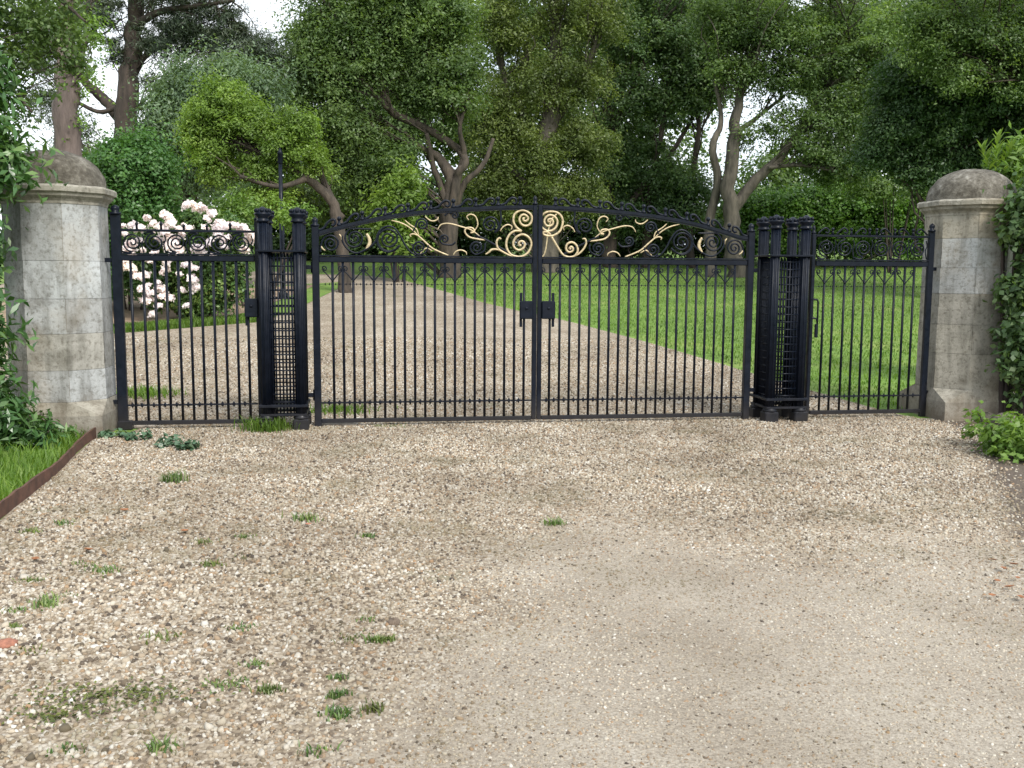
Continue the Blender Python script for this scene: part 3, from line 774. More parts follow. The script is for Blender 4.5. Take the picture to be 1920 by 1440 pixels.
# ------------------------------------------------------------------ gravel stones (stuff)
def pebbles(name, n_try, y0, y1, smin, smax, label, dens=None, xm=.62, only=None):
    y = RNG.uniform(y0, y1, n_try); x = RNG.uniform(-1, 1, n_try)*(y*xm+.3)
    xl = np.array([drive_l(v) for v in y]); xr = np.interp(y, [t[0] for t in rt], [t[1] for t in rt])
    keep = (x > xl+.03) & np.where(y < 11.2, RNG.uniform(0, 1, n_try) > np.minimum(.93, soil_amount(x, y)), x < xr-.02) & (RNG.uniform(0, 1, n_try) < np.clip(y/y1*1.2, .35, 1))
    sd = sandy(x, y)
    keep &= RNG.uniform(0, 1, n_try) > sd*.12
    if only is not None: keep &= only(x, y)
    x, y, sd = x[keep], y[keep], sd[keep]; n = len(x)
    size = (RNG.beta(1.6, 3.2, n)*(smax-smin)+smin)*(1-.45*sd)
    ang = RNG.uniform(0, 6.283, n); asp = RNG.uniform(.55, 1, n)
    th = np.arange(6)*math.pi/3
    rr = RNG.uniform(.75, 1.15, (n, 6))
    cx, cy = np.cos(th)*rr, np.sin(th)*rr*asp[:, None]
    ca, sa = np.cos(ang)[:, None], np.sin(ang)[:, None]
    X = (cx*ca-cy*sa)*size[:, None]*.5; Yy = (cx*sa+cy*ca)*size[:, None]*.5
    h = size*RNG.uniform(.22, .5, n)*(1-.35*sd)
    z0 = hgt(x, y)+.003
    t1, t2 = RNG.normal(0, .22, n)[:, None], RNG.normal(0, .22, n)[:, None]
    lo = np.stack([x[:, None]+X, y[:, None]+Yy, z0[:, None]+h[:, None]*.35+np.minimum(0, X*t1)*.3], 2)
    b0 = np.stack([x[:, None]+X*.8, y[:, None]+Yy*.8, np.repeat(z0[:, None]-.004, 6, 1)], 2)
    hi = np.stack([x[:, None]+X*.62, y[:, None]+Yy*.62, z0[:, None]+h[:, None]*RNG.uniform(.85, 1.1, (n, 6))+X*t1+Yy*t2], 2)
    V = np.concatenate([b0, lo, hi], 1)
    f = []
    for r in (0, 6):
        for k in range(6): f.append((r+k, r+(k+1) % 6, r+6+(k+1) % 6, r+6+k))
    f += [(12, 13, 14, 15), (12, 15, 16, 17)]
    F = (np.arange(n)*18)[:, None, None] + np.array(f)[None]
    rnd = RNG.uniform(0, 1, n)
    rnd = np.where(RNG.uniform(0, 1, n) < sd*.6, .3+rnd*.6, rnd)
    o = quads_mesh(name, V.reshape(-1, 3), F.reshape(-1, 4), M['pebble'], None, np.repeat(rnd, 18), smooth=True)
    tag(o, label, 'gravel', kind='stuff'); return o
pebbles('gravel_stones', 250000, 2.4, 11.25, .012, .040, 'loose cream and tan gravel covering the drive in front of the gates')
pebbles('gravel_grit', 170000, 2.5, 7.6, .006, .021, 'fine grit trodden into the pale sandy track in the foreground', only=lambda x, y: RNG.uniform(0, 1, len(x)) < sandy(x, y)*1.3)
pebbles('gravel_flints', 1100, 2.6, 6.5, .035, .068, 'larger pale flints lying among the left foreground gravel', only=lambda x, y: (x < -.5+RNG.normal(0, .3, len(x))) & (RNG.uniform(0, 1, len(x)) < .45))
pebbles('gravel_stones', 75000, 11.25, 18.5, .016, .046, 'loose pale gravel covering the drive behind the gates', xm=.45)

# ------------------------------------------------------------------ grass, weeds
def blades(name, X, Y, h, w, mat, parent=None, lean=.45, org=(0, 0, 0), z0=None):
    n = len(X); Z = hgt(X, Y)+.004 if z0 is None else z0
    a = RNG.uniform(0, 6.283, n); hh = h*RNG.uniform(.45, 1.2, n); ww = w*RNG.uniform(.6, 1.3, n)
    dx, dy = np.cos(a), np.sin(a); px, py = -dy, dx
    l = lean*RNG.uniform(.1, 1.2, n)*hh
    def row(t, wt):
        cx, cy, cz = X+dx*l*t*t, Y+dy*l*t*t, Z+hh*t*(1-.15*t)
        return np.stack([cx-px*ww*wt, cy-py*ww*wt, cz], 1), np.stack([cx+px*ww*wt, cy+py*ww*wt, cz], 1)
    r0, r1, r2 = row(0, .5), row(.55, .42), row(1, .06)
    V = np.stack([r0[0], r0[1], r1[0], r1[1], r2[0], r2[1]], 1).reshape(-1, 3) - np.array(org)
    F = (np.arange(n)*6)[:, None, None] + np.array([(0, 1, 3, 2), (2, 3, 5, 4)])[None]
    return quads_mesh(name, V, F.reshape(-1, 4), mat, parent, np.repeat(RNG.uniform(0, 1, n), 6))
# lawn beyond the gates
n = 230000
yy = RNG.uniform(11.5, 42, n)**1.0; xx = RNG.uniform(-1, 1, n)*(yy*.55+2)
k = (xx > np.interp(yy, [t[0] for t in rt], [t[1] for t in rt])+.06+RNG.normal(0, .09, n)) & (yy > 11.7)
tag(blades('lawn_grass', xx[k], yy[k], .055, .013, M['grass']), 'short mown grass of the lawn beyond the gates', 'grass', kind='stuff')
n = 26000
xx = RNG.uniform(-11, VX1-.1, n); yy = np.array([verge_front(v) for v in xx]) + RNG.uniform(0.02, 1.1, n)
tag(blades('verge_grass', xx, yy, .13, .022, M['grass']), 'strip of grass edging the rose bed behind the left foot gate', 'grass', kind='stuff')
n = 26000
yy = RNG.uniform(4.5, 10.2, n); xx = RNG.uniform(-6.2, -1, n)
k = xx < np.array([ex(v) for v in yy])-.05
xx, yy = xx[k], yy[k]; k = (np.sin(xx*5+yy*3)+np.sin(yy*6-xx*2)+RNG.normal(0, .8, len(xx))) > -1.1
tag(blades('border_grass', xx[k], yy[k], .15, .012, M['grass'], lean=.8), 'rough bright grass behind the rusty edging at the left', 'grass', kind='stuff')

def weed(px, py, n, spread, h, label, mat='weed', cat='weed', group=None, name='weed', w=.008):
    g = gpt(px, py); root_loc = (g.x, g.y, g.z)
    X = g.x + RNG.normal(0, spread, n); Y = g.y + RNG.normal(0, spread*.7, n)
    o = blades(name, X, Y, h, w, M[mat], None, .9, root_loc); o.location = root_loc
    return tag(o, label, cat, group)
weed(500, 808, 420, .13, .17, 'green grass tuft growing at the foot of the left iron column', 'grass', 'grass tuft', None, 'grass_tuft', .010)
weed(275, 742, 420, .20, .13, 'bright grass patch on the gravel just behind the left foot gate', 'grass', 'grass tuft', None, 'grass_tuft', .014)
weed(640, 772, 420, .22, .09, 'low grass patch behind the left end of the driveway gate', 'grass', 'grass tuft', None, 'grass_tuft', .012)
wl = [(325, 905, 110, .05, .10, 'upright green weed in the gravel below the left foot gate'),
      (196, 1075, 90, .055, .035, 'flat green weed in the coarse gravel towards the left edge'),
      (570, 978, 60, .05, .07, 'small spiky weed in the gravel below the left iron column'),
      (632, 1308, 90, .022, .030, 'round bright green weed, the larger of two low in the gravel'),
      (634, 1275, 60, .020, .022, 'smaller green weed just above the round one low in the gravel'),
      (84, 1138, 80, .035, .05, 'small weed among coarse gravel at the far left'),
      (1040, 985, 80, .04, .05, 'small weed in the gravel in front of the driveway gate middle'),
      (730, 800, 80, .09, .025, 'low weed in the gravel right under the driveway gate bottom rail'),
      (690, 1165, 40, .02, .02, 'tiny weed beside the brown clod on the fine gravel'),
      (460, 1010, 50, .04, .03, 'thin low weed in the gravel, left of the middle foreground'),
      (430, 1285, 90, .05, .02, 'mossy green weed low in the left foreground gravel'),
      (480, 1250, 60, .03, .02, 'little weed up and right of the mossy one in the foreground')]
for a in wl: weed(*a, group='weeds in the gravel')
for i_, (px, py) in enumerate(((160, 1062), (108, 1122), (62, 1090), (28, 1178), (48, 1226), (395, 1062), (452, 1050), (690, 1008), (668, 1200), (702, 1206), (724, 1204), (505, 1300), (700, 1335), (588, 1418), (300, 1405), (130, 1412), (25, 1150), (640, 1345), (380, 1020), (300, 1200), (450, 1180), (60, 1000), (120, 985))):
    weed(px, py, random.randint(30, 90), random.uniform(.015, .05), random.uniform(.018, .04), 'tiny weed tuft sprouting among the left foreground gravel', random.choice(('weed', 'moss', 'leaf_rose', 'leaf_olive')), group='tiny weeds in the gravel')
def moss_patch(px, py, n, sx, sy, label):
    g = gpt(px, py); P = np.stack([g.x+RNG.normal(0, sx, n), g.y+RNG.normal(0, sy, n), np.full(n, .012)+RNG.uniform(0, .01, n)], 1)-np.array(g)
    Nn = np.tile([0, 0, 1.], (n, 1))+RNG.normal(size=(n, 3))*.4; Nn /= np.linalg.norm(Nn, axis=1, keepdims=True)
    V, F = leaf_arrays(P, Nn, .020, .013)
    o = quads_mesh('moss_patch', V, F, M['moss'], None, np.repeat(RNG.uniform(0, 1, n), 4)); o.location = g
    tag(o, label, 'moss', 'moss patches in the gravel')
moss_patch(215, 1310, 420, .17, .07, 'dark green moss patch spread across the lower left gravel')
moss_patch(110, 1345, 200, .10, .05, 'olive moss patch at the bottom left corner of the gravel')

# broad-leaved plants
def plant(name, px, py, Y, clumps, nl, L, W, mat, label, cat, up=.6, group=None, stems=True, droop=0.):
    g = gpt(px, py) if Y is None else Vector((at(px, py, Y).x, Y, float(hgt(0, Y))))
    root = empty(name, g); tag(root, label, cat, group)
    cl = np.array([(c[0], c[1], c[2], c[3]) for c in clumps], float)
    foliage('foliage', cl, nl, L, W, M[mat], root, .9, up, droop=droop)
    if stems:
        mb = MB()
        for c in cl[::2]:
            mb.tube(smooth_pts([(c[0]*.3, c[1]*.3, -.02), (c[0]*.6, c[1]*.6, c[2]*.5), tuple(c[:3])], 3), .006, 5)
        mb.build('stem', M['bark_brown'], root)
    return root
def blob_clumps(n, rx, ry, z0, z1, r0, r1, ox=0, oy=0):
    return [(ox+random.uniform(-rx, rx), oy+random.uniform(-ry, ry), random.uniform(z0, z1), random.uniform(r0, r1)) for _ in range(n)]
for (px, py, r, lab) in ((212, 822, .10, 'grey green ivy sprig at the foot of the left stone pillar'), (262, 826, .10, 'grey green ivy sprig just right of the left stone pillar foot'),
                         (315, 838, .12, 'larger dark green ivy sprig below the hinge end of the left foot gate'), (345, 845, .06, 'last small ivy sprig trailing right onto the gravel')):
    plant('ivy_sprig', px, py, None, blob_clumps(9, r, r*.6, .02, .07, .04, .07), 12, .055, .05, 'ivy', lab, 'ivy', .9, 'ivy sprigs by the left pillar', False)
plant('weed_clump', 55, 800, 9.2, blob_clumps(30, .30, .30, .04, .26, .07, .14), 24, .11, .035, 'leaf_laurel', 'tall leafy weeds in front of the left stone pillar foot', 'weeds', .4)
plant('weed_clump', 1893, 880, 9.0, blob_clumps(50, .24, .50, .04, .34, .08, .16), 30, .075, .05, 'leaf_fresh', 'lush bright green weed clump below the right stone pillar', 'weeds', .8)
# rocks and fallen things
def rock(name, px, py, r, mat, label, cat, sq=.6, group=None):
    g = gpt(px, py); mb = MB().ball((0, 0, r*sq*.5), r, 10, sq)
    mb.v = [(x*random.uniform(.85, 1.15), y*random.uniform(.85, 1.15), z*random.uniform(.85, 1.1)) for x, y, z in mb.v]
    o = mb.build(name, M[mat], None); o.location = g; tag(o, label, cat, group); return o
rock('clod', 738, 1172, .034, 'clod', 'brown earth clod lying on the fine gravel in the foreground', 'clod', .65)
rock('stone', 1885, 800, .17, 'dome', 'large dark stone under the right pillar', 'stone', .6)
rock('stone', 1850, 792, .11, 'dome', 'smaller dark stone tucked against the right pillar plinth', 'stone', .7)
def fallen_leaf(px, py, L, mat, label, name='fallen_leaf', cat='fallen leaf'):
    g = gpt(px, py); mb = MB(); a = random.uniform(0, 3.1)
    prof = [(0, 0), (.25, .3), (.5, .36), (.75, .25), (1, 0)]
    vs = []
    for t, w in prof:
        z = .012 + .25*L*(t-.5)**2*2
        for s in (-1, 0, 1): vs.append(((t-.5)*L, s*w*L*.8, z + abs(s)*.18*L*w*2+.012))
    fs = [(i*3+j, i*3+j+1, i*3+4+j, i*3+3+j) for i in range(4) for j in range(2)]
    mb.add(vs, fs, .5, True); o = mb.build(name, M[mat], None); o.location = g; o.rotation_euler = (.15, .1, a); tag(o, label, cat, 'dead leaves on the gravel')
fallen_leaf(232, 964, .085, 'deadleaf', 'orange brown dead leaf on the gravel, the largest and nearest the gates')
fallen_leaf(165, 1040, .09, 'deadleaf', 'reddish dead leaf on the coarse gravel left of the drive middle')
fallen_leaf(65, 1058, .08, 'deadleaf', 'dark dead leaf on the gravel below the rusty edging')
fallen_leaf(345, 1003, .06, 'deadleaf', 'small russet dead leaf on the gravel right of the large orange one')
fallen_leaf(577, 990, .05, 'brick', 'small red leaf lying under the spiky weed')
rock('brick_shard', 12, 1212, .05, 'brick', 'red brick shard in the gravel at the left edge', 'brick shard', .4)

for px, py, L_ in ((1862, 1058, .05), (1880, 1075, .07), (1900, 1066, .06), (1868, 1098, .05), (1893, 1110, .06), (1912, 1130, .07), (1858, 1125, .05), (1906, 1092, .05)):
    g = gpt(px, py); fallen_leaf(px, py, L_, 'deadleaf', 'small brown dead leaf in the litter below the dark soil at the right edge')
# edging board
v = eB-eA; Ld = v.length; root_e = MB(); ns = 26; vs = []
for i_ in range(ns+1):
    x_ = Ld*i_/ns; y_ = .018*math.sin(x_*2.3)+random.gauss(0, .004); zt_ = .10+.012*math.sin(x_*1.7)+random.gauss(0, .004); tl = random.gauss(0, .004)
    vs += [(x_, y_-.010, -.03), (x_, y_+.010, -.03), (x_, y_+.010+tl, zt_), (x_, y_-.010+tl, zt_)]
root_e.add(vs, [(a*4+b, a*4+(b+1) % 4, a*4+4+(b+1) % 4, a*4+4+b) for a in range(ns) for b in range(4)] + [(3, 2, 1, 0), (ns*4, ns*4+1, ns*4+2, ns*4+3)])
o = root_e.build('edging_strip', M['edging'], None); o.location = (eA.x, eA.y, 0); o.rotation_euler = (0, 0, math.atan2(v.y, v.x))
tag(o, 'rusty brown edging strip between left grass and gravel', 'edging')
# threshold slabs
def slab(px, py, w, d, h, label, rz=0):
    g = gpt(px, py); o = MB().box((0, 0, h/2-.02), (w, d, h), .5, .012).build('threshold_slab', M['slab'], None)
    o.location = (g.x, g.y, g.z); o.rotation_euler = (0, 0, GANG+rz); tag(o, label, 'slab', 'stone slabs at the gate line')
slab(636, 796, .42, .20, .05, 'pale stone slab under the hinge end of the driveway gate', -.05)
slab(266, 800, .30, .14, .05, 'small grey slab under the left foot gate hinge')

# ------------------------------------------------------------------ lamp post behind the left column
Yl = 26.0; b = at(530, 520, Yl); lp = empty('lamp_post', (b.x, Yl, float(hgt(b.x, Yl)))); tag(lp, 'slim black lamp post rising behind the left iron column', 'lamp post')
ht = at(530, 285, Yl).z - float(hgt(b.x, Yl))
MB().tube([(0, 0, 0), (0, 0, ht*.5), (0, 0, ht-.3)], [.075, .06, .05], 10).lathe((0, 0, 0), [(.14, 0), (.14, .12), (.09, .2), (.07, .3)], 10).build('post', IRON, lp)
MB().lathe((0, 0, ht-.32), [(.05, 0), (.07, .04), (.075, .26), (.09, .27), (.04, .36), (.012, .42)], 10).build('lantern', IRON, lp)

# ------------------------------------------------------------------ trees and shrubs
tree('pine_tree', 'tall dark pine with crooked reddish trunk at upper left', 'tree', 33,
     [[(240, 500, 24), (236, 240, 21), (246, 120, 17), (252, 40, 15), (256, -60, 12)], [(232, 235, 11), (200, 190, 10), (165, 160, 8), (150, 130, 6), (160, 80, 4)],
      [(250, 50, 8), (300, 22, 6), (380, 10, 4), (440, 0, 3)], [(244, 140, 6), (300, 80, 4), (360, 60, 3)], [(240, 190, 5), (190, 210, 4), (140, 190, 3), (90, 180, 2)], [(240, 210, 4), (310, 190, 3)]],
     [(310, 70, 60, 40, 34), (380, 40, 80, 45, 50), (440, 90, 80, 40, 44), (320, -30, 140, 40, 60), (180, 20, 60, 40, 30), (95, 110, 60, 30, 22), (85, 190, 50, 25, 14), (300, 150, 40, 25, 10), (490, 120, 55, 35, 24), (130, 240, 60, 25, 10), (240, 90, 40, 30, 12), (60, 60, 60, 40, 14)],
     'leaf_pine', 'bark_dark', .22, .035, 130, .62, 'trees behind the gates', .3, .6, .5)
tree('tall_tree', 'straight pinkish bare trunk rising behind the left stone pillar', 'tree', 21,
     [[(128, 520, 26), (128, 280, 24), (126, 150, 20), (122, 40, 16), (120, -80, 12)], [(128, 180, 5), (150, 120, 3), (165, 60, 2)], [(125, 120, 5), (90, 70, 3), (50, 40, 2)]],
     [(165, 60, 35, 50, 18), (158, 150, 22, 50, 9), (80, 40, 60, 50, 18), (135, 215, 18, 30, 5), (60, -40, 90, 40, 26), (160, -40, 60, 40, 18)],
     'leaf_fresh', 'bark_pink', .10, .055, 45, .33, 'trees behind the gates')
tree('grey_green_tree', 'soft grey green tree between the pine and the yellow green bush', 'tree', 31,
     [[(350, 500, 12), (348, 330, 10), (352, 200, 6)]],
     [(365, 160, 50, 45, 30), (330, 220, 55, 60, 40), (390, 230, 60, 60, 36), (300, 280, 40, 45, 24), (360, 310, 60, 40, 30), (470, 190, 60, 60, 30), (430, 150, 50, 40, 20)],
     'leaf_grey', 'bark_brown', .17, .065, 210, .85, 'trees behind the gates', .6, .8, .2, 1.0)
tree('yellow_green_tree', 'bright yellow green small tree leaning left on brown stems', 'tree', 28,
     [[(650, 520, 11), (630, 400, 10), (590, 345, 8), (520, 305, 6), (440, 265, 4)], [(640, 410, 8), (600, 330, 6), (560, 270, 5)], [(575, 335, 6), (520, 350, 4), (450, 330, 3)]],
     [(420, 185, 34, 24, 20), (385, 215, 32, 34, 20), (440, 225, 60, 34, 30), (372, 250, 22, 28, 12), (400, 290, 32, 26, 14), (420, 320, 30, 20, 9), (510, 265, 60, 34, 26), (480, 320, 50, 20, 14), (565, 300, 45, 34, 18), (500, 365, 36, 18, 9), (560, 240, 40, 30, 12)],
     'leaf_yellow', 'bark_brown', .13, .055, 200, .5, 'trees behind the gates', .7, .6, .5)
tree('evergreen_tree', 'broad mid green evergreen with crooked brown trunk behind the left driveway leaf', 'tree', 34,
     [[(843, 520, 23), (841, 420, 21), (846, 340, 17), (826, 300, 11), (800, 282, 8), (770, 270, 6), (735, 260, 3)], [(846, 400, 13), (858, 330, 10), (872, 300, 9), (850, 272, 9), (790, 236, 9), (738, 212, 9), (718, 175, 8), (716, 90, 6), (720, 10, 4)],
      [(852, 350, 9), (870, 290, 7), (862, 240, 5), (880, 180, 3)], [(846, 420, 9), (868, 350, 8), (905, 310, 6), (925, 260, 4)], [(838, 380, 7), (812, 310, 5), (760, 250, 4), (700, 230, 3)], [(845, 400, 9), (815, 320, 7), (800, 250, 5)], [(730, 205, 7), (660, 130, 6), (620, 60, 4)], [(720, 160, 6), (790, 110, 5), (830, 60, 4)]],
     [(640, 40, 90, 60, 60), (760, 30, 100, 60, 64), (590, 150, 70, 70, 50), (690, 120, 80, 50, 46), (630, 250, 80, 60, 54), (720, 300, 60, 40, 28), (825, 100, 75, 55, 46), (590, 90, 40, 40, 18), (850, 180, 60, 45, 30), (650, 330, 70, 40, 34), (790, 170, 60, 35, 24), (800, 20, 90, 50, 40), (690, -50, 160, 50, 60)],
     'leaf_mid', 'bark_brown', .16, .075, 210, .72, 'trees behind the gates', .6, .65, .45, thin=.78)
tree('olive_tree', 'thick trunked olive green tree at the centre above the meeting stiles', 'tree', 37,
     [[(1022, 520, 30), (1022, 400, 29), (1018, 300, 26), (1035, 200, 20), (1042, 60, 14), (1040, -40, 9)], [(1015, 320, 16), (965, 250, 12), (945, 150, 9), (930, 20, 6)], [(1030, 240, 9), (1090, 160, 7), (1120, 60, 5)], [(1016, 380, 8), (960, 320, 6), (900, 290, 4)], [(1000, 330, 12), (975, 200, 9), (990, 80, 7)]],
     [(1090, 40, 80, 60, 46), (960, 50, 60, 60, 34), (975, 170, 80, 45, 44), (930, 240, 60, 45, 34), (1065, 150, 70, 50, 36), (990, 280, 90, 45, 50), (1095, 270, 50, 50, 30), (1000, 350, 100, 28, 40), (1010, 395, 80, 26, 22), (1080, 370, 50, 40, 20), (1050, -40, 140, 40, 46), (920, 330, 60, 30, 22), (930, 385, 60, 26, 18), (640, 385, 60, 26, 18), (560, 370, 40, 26, 12)],
     'leaf_olive', 'bark_pale', .15, .065, 200, .70, 'trees behind the gates', .5, .7, .5, thin=.78)
tree('dark_tree', 'dark green tree with slanting black limbs right of the olive green tree', 'tree', 40,
     [[(1145, 520, 15), (1142, 380, 14), (1138, 250, 12), (1150, 60, 9)], [(1140, 450, 10), (1190, 370, 8), (1250, 300, 6), (1300, 220, 4)], [(1210, 500, 9), (1215, 380, 8), (1240, 250, 6), (1260, 120, 4)], [(1138, 270, 7), (1190, 160, 6), (1230, 60, 4)], [(1300, 500, 9), (1290, 380, 8), (1310, 250, 6), (1300, 120, 4)]],
     [(1200, 50, 90, 70, 56), (1290, 80, 80, 80, 52), (1180, 190, 70, 60, 36), (1270, 190, 60, 45, 26), (1165, 320, 50, 50, 26), (1245, 340, 60, 40, 24), (1330, 140, 50, 50, 26), (1230, 400, 90, 30, 34), (1240, -50, 150, 40, 50), (1310, 360, 34, 40, 12), (1150, 395, 50, 26, 16), (1190, 270, 50, 40, 18)],
     'leaf_dark', 'bark_dark', .18, .08, 200, .78, 'trees behind the gates', .5, .7, .6, thin=.78)
tree('leaning_tree', 'tree with pale forked trunks and a long limb leaning right against the sky', 'tree', 35,
     [[(1380, 520, 20), (1374, 430, 20), (1368, 350, 17), (1376, 260, 15), (1384, 200, 11), (1400, 120, 7)], [(1374, 395, 14), (1410, 345, 13), (1470, 285, 10), (1530, 195, 9), (1560, 135, 8), (1580, 60, 6), (1600, 0, 4)],
      [(1335, 520, 13), (1330, 430, 12), (1345, 340, 10), (1336, 275, 9), (1352, 225, 6), (1340, 150, 4)], [(1548, 160, 6), (1620, 140, 5), (1720, 150, 3)], [(1378, 250, 7), (1420, 220, 5), (1470, 180, 3)], [(1440, 315, 5), (1500, 310, 4), (1560, 320, 3)]],
     [(1420, 50, 90, 50, 50), (1500, 50, 80, 50, 42), (1390, 130, 60, 35, 24), (1490, 140, 60, 40, 26), (1590, 70, 90, 60, 44), (1560, 210, 70, 40, 26), (1640, 150, 80, 55, 38), (1540, 290, 70, 40, 26), (1480, 230, 50, 30, 12), (1350, 40, 50, 50, 22), (1620, 280, 60, 40, 22), (1500, -40, 180, 40, 60), (1580, 330, 60, 25, 16), (1400, 255, 20, 25, 4), (1700, 60, 80, 50, 32)],
     'leaf_mid', 'bark_pale', .15, .07, 170, .70, 'trees behind the gates', .5, .65, .5, thin=.78)
tree('holm_oak', 'massive dark holm oak filling the upper right behind the right pillar', 'tree', 27,
     [[(1800, 520, 26), (1792, 340, 22), (1795, 200, 16), (1800, 80, 10)], [(1795, 300, 10), (1740, 220, 8), (1700, 160, 5)], [(1795, 260, 10), (1870, 180, 8), (1920, 90, 5)]],
     [(1720, 235, 90, 55, 60), (1830, 190, 110, 75, 80), (1910, 110, 80, 70, 44), (1790, 120, 90, 55, 50), (1900, 260, 90, 60, 56), (1700, 160, 70, 50, 40), (1670, 280, 50, 40, 26), (1980, 180, 90, 120, 60), (1760, 310, 80, 40, 40), (1850, 20, 130, 60, 60)],
     'leaf_oak', 'bark_dark', .13, .065, 260, .55, 'trees behind the gates', .5, .7, .35)
tree('ash_tree', 'pale green spreading tree over the top right, brighter than the dark oak below', 'tree', 25,
     [[(2050, 520, 20), (2040, 250, 16), (2000, 80, 12), (1960, -40, 8)], [(2030, 160, 9), (1900, 80, 6), (1780, 40, 4), (1700, 20, 2)], [(2036, 220, 7), (1950, 160, 5), (1870, 150, 3)]],
     [(1700, 30, 70, 40, 30), (1780, 70, 70, 40, 34), (1860, 50, 70, 50, 36), (1910, 130, 50, 50, 26), (1800, 140, 50, 30, 18), (1980, 100, 80, 100, 50), (1850, -30, 160, 40, 50), (1730, 110, 40, 25, 10)],
     'leaf_mid', 'bark_brown', .11, .055, 150, .45, 'trees behind the gates', .6, .7, .5)
# woodland and undergrowth that read as one mass
cl = lobe_clumps([(660, 190, 150, 180, 130), (900, 150, 220, 230, 170), (1180, 150, 180, 230, 150), (1350, 20, 160, 50, 50), (1660, 120, 170, 150, 120), (1850, 160, 160, 220, 120), (430, 280, 120, 130, 70), (1500, 330, 120, 55, 40), (200, 340, 250, 60, 80)], 54, 1.5, dscale=.35)
wd = foliage('woodland', cl, 210, .27, .15, M['leaf_mid'], None, .75, .5); tag(wd, 'dark woodland closing the view behind the garden trees', 'woodland', kind='stuff')
cl = lobe_clumps([(x, 440, 60, 60, 26) for x in range(300, 1400, 75)] + [(x, 420, 70, 60, 20) for x in range(1400, 2000, 110)] + [(x, 375, 55, 45, 20) for x in range(480, 1310, 70)], 44, .8, dscale=1.0)
ug = foliage('undergrowth', cl, 230, .2, .11, M['leaf_dark'], None, .75, .5); tag(ug, 'dark evergreen undergrowth in the shade beneath the trees', 'undergrowth', kind='stuff')

def shrub(name, label, Y, lobes, leaf, L, W, nl, rc, cat='shrub', up=.5, flat=.85, bark='bark_dark', dscale=.9, droop=0., stems=6, group=None):
    cl = lobe_clumps(lobes, Y, rc, dscale=dscale)
    cx = float(np.mean(cl[:, 0])); base = Vector((cx, Y, float(hgt(cx, Y))))
    root = empty(name, base); tag(root, label, cat, group)
    c2 = cl.copy(); c2[:, :3] -= np.array(base)
    foliage('foliage', c2, nl, L, W, M[leaf], root, flat, up, droop=droop)
    mb = MB()
    for c in c2[RNG.choice(len(c2), min(stems, len(c2)), replace=False)]:
        mb.tube(smooth_pts([(c[0]*.25, c[1]*.25, -.05), (c[0]*.6, c[1]*.6, c[2]*.5), tuple(c[:3])], 4), [.035*(1-.07*i) for i in range(9)], 6)
    mb.build('stem', M[bark], root)
    return root
shrub('dome_bush', 'rounded dark green clipped bush behind the left stone pillar', 23, [(245, 335, 85, 70, 90), (240, 420, 110, 60, 80), (230, 500, 120, 60, 60), (255, 300, 60, 40, 40)], 'leaf_box', .10, .058, 240, .40)
shrub('yellow_shrub', 'bright lime green shrub glowing behind the crooked brown trunk', 32, [(748, 365, 34, 42, 22), (750, 420, 42, 40, 18), (720, 400, 24, 24, 8)], 'leaf_yellow', .17, .08, 160, .6)
shrub('lime_shrub', 'small lime green shrub low beside the left iron column', 24, [(455, 395, 40, 22, 16), (545, 405, 40, 18, 12), (420, 420, 40, 25, 14)], 'leaf_fresh', .10, .05, 130, .35)
hd = [(x, 425 + 6*math.sin(x), 40, 52, 22) for x in range(1395, 1760, 34)] + [(x, 385, 34, 22, 14) for x in range(1395, 1760, 34)]
shrub('clipped_hedge', 'long dense green hedge behind the right column and right foot gate', 41, hd, 'leaf_hedge', .16, .09, 170, .62, 'hedge', .6, .8, stems=10)
shrub('hedge_top_shrub', 'loose green shrub growing above the hedge left of the right pillar', 38, [(1680, 355, 60, 22, 24), (1620, 345, 30, 22, 12), (1730, 350, 40, 28, 14)], 'leaf_mid', .16, .08, 130, .5)
# rose bush with pale flower heads
rose = shrub('rose_bush', 'pale pink flowering rose bush seen through the left foot gate', 21.2, [(350, 470, 100, 60, 50), (290, 450, 60, 35, 26), (420, 440, 55, 36, 30), (385, 412, 40, 20, 12), (420, 520, 55, 50, 36), (380, 550, 50, 36, 30), (330, 530, 50, 50, 24), (360, 575, 40, 16, 12), (290, 545, 40, 34, 16), (250, 490, 30, 50, 14)], 'leaf_rose', .09, .055, 110, .26, dscale=.5, stems=4)
def flower_mesh():
    V = []; Fc = []; R = []
    P = rand_unit(34)*.11*RNG.uniform(.6, 1, (34, 1)); P[:, 2] = np.abs(P[:, 2])*.8
    for k in range(6):
        Nn = P/np.linalg.norm(P, axis=1, keepdims=True) + RNG.normal(size=P.shape)*.45; Nn /= np.linalg.norm(Nn, axis=1, keepdims=True)
        Q = P + RNG.normal(size=P.shape)*.018
        v, f = leaf_arrays(Q, Nn, .055, .05, -.25); Fc.append(f + sum(len(a) for a in V)); V.append(v)
    V = np.concatenate(V); Fc = np.concatenate(Fc)
    return V, Fc
V, Fc = flower_mesh()
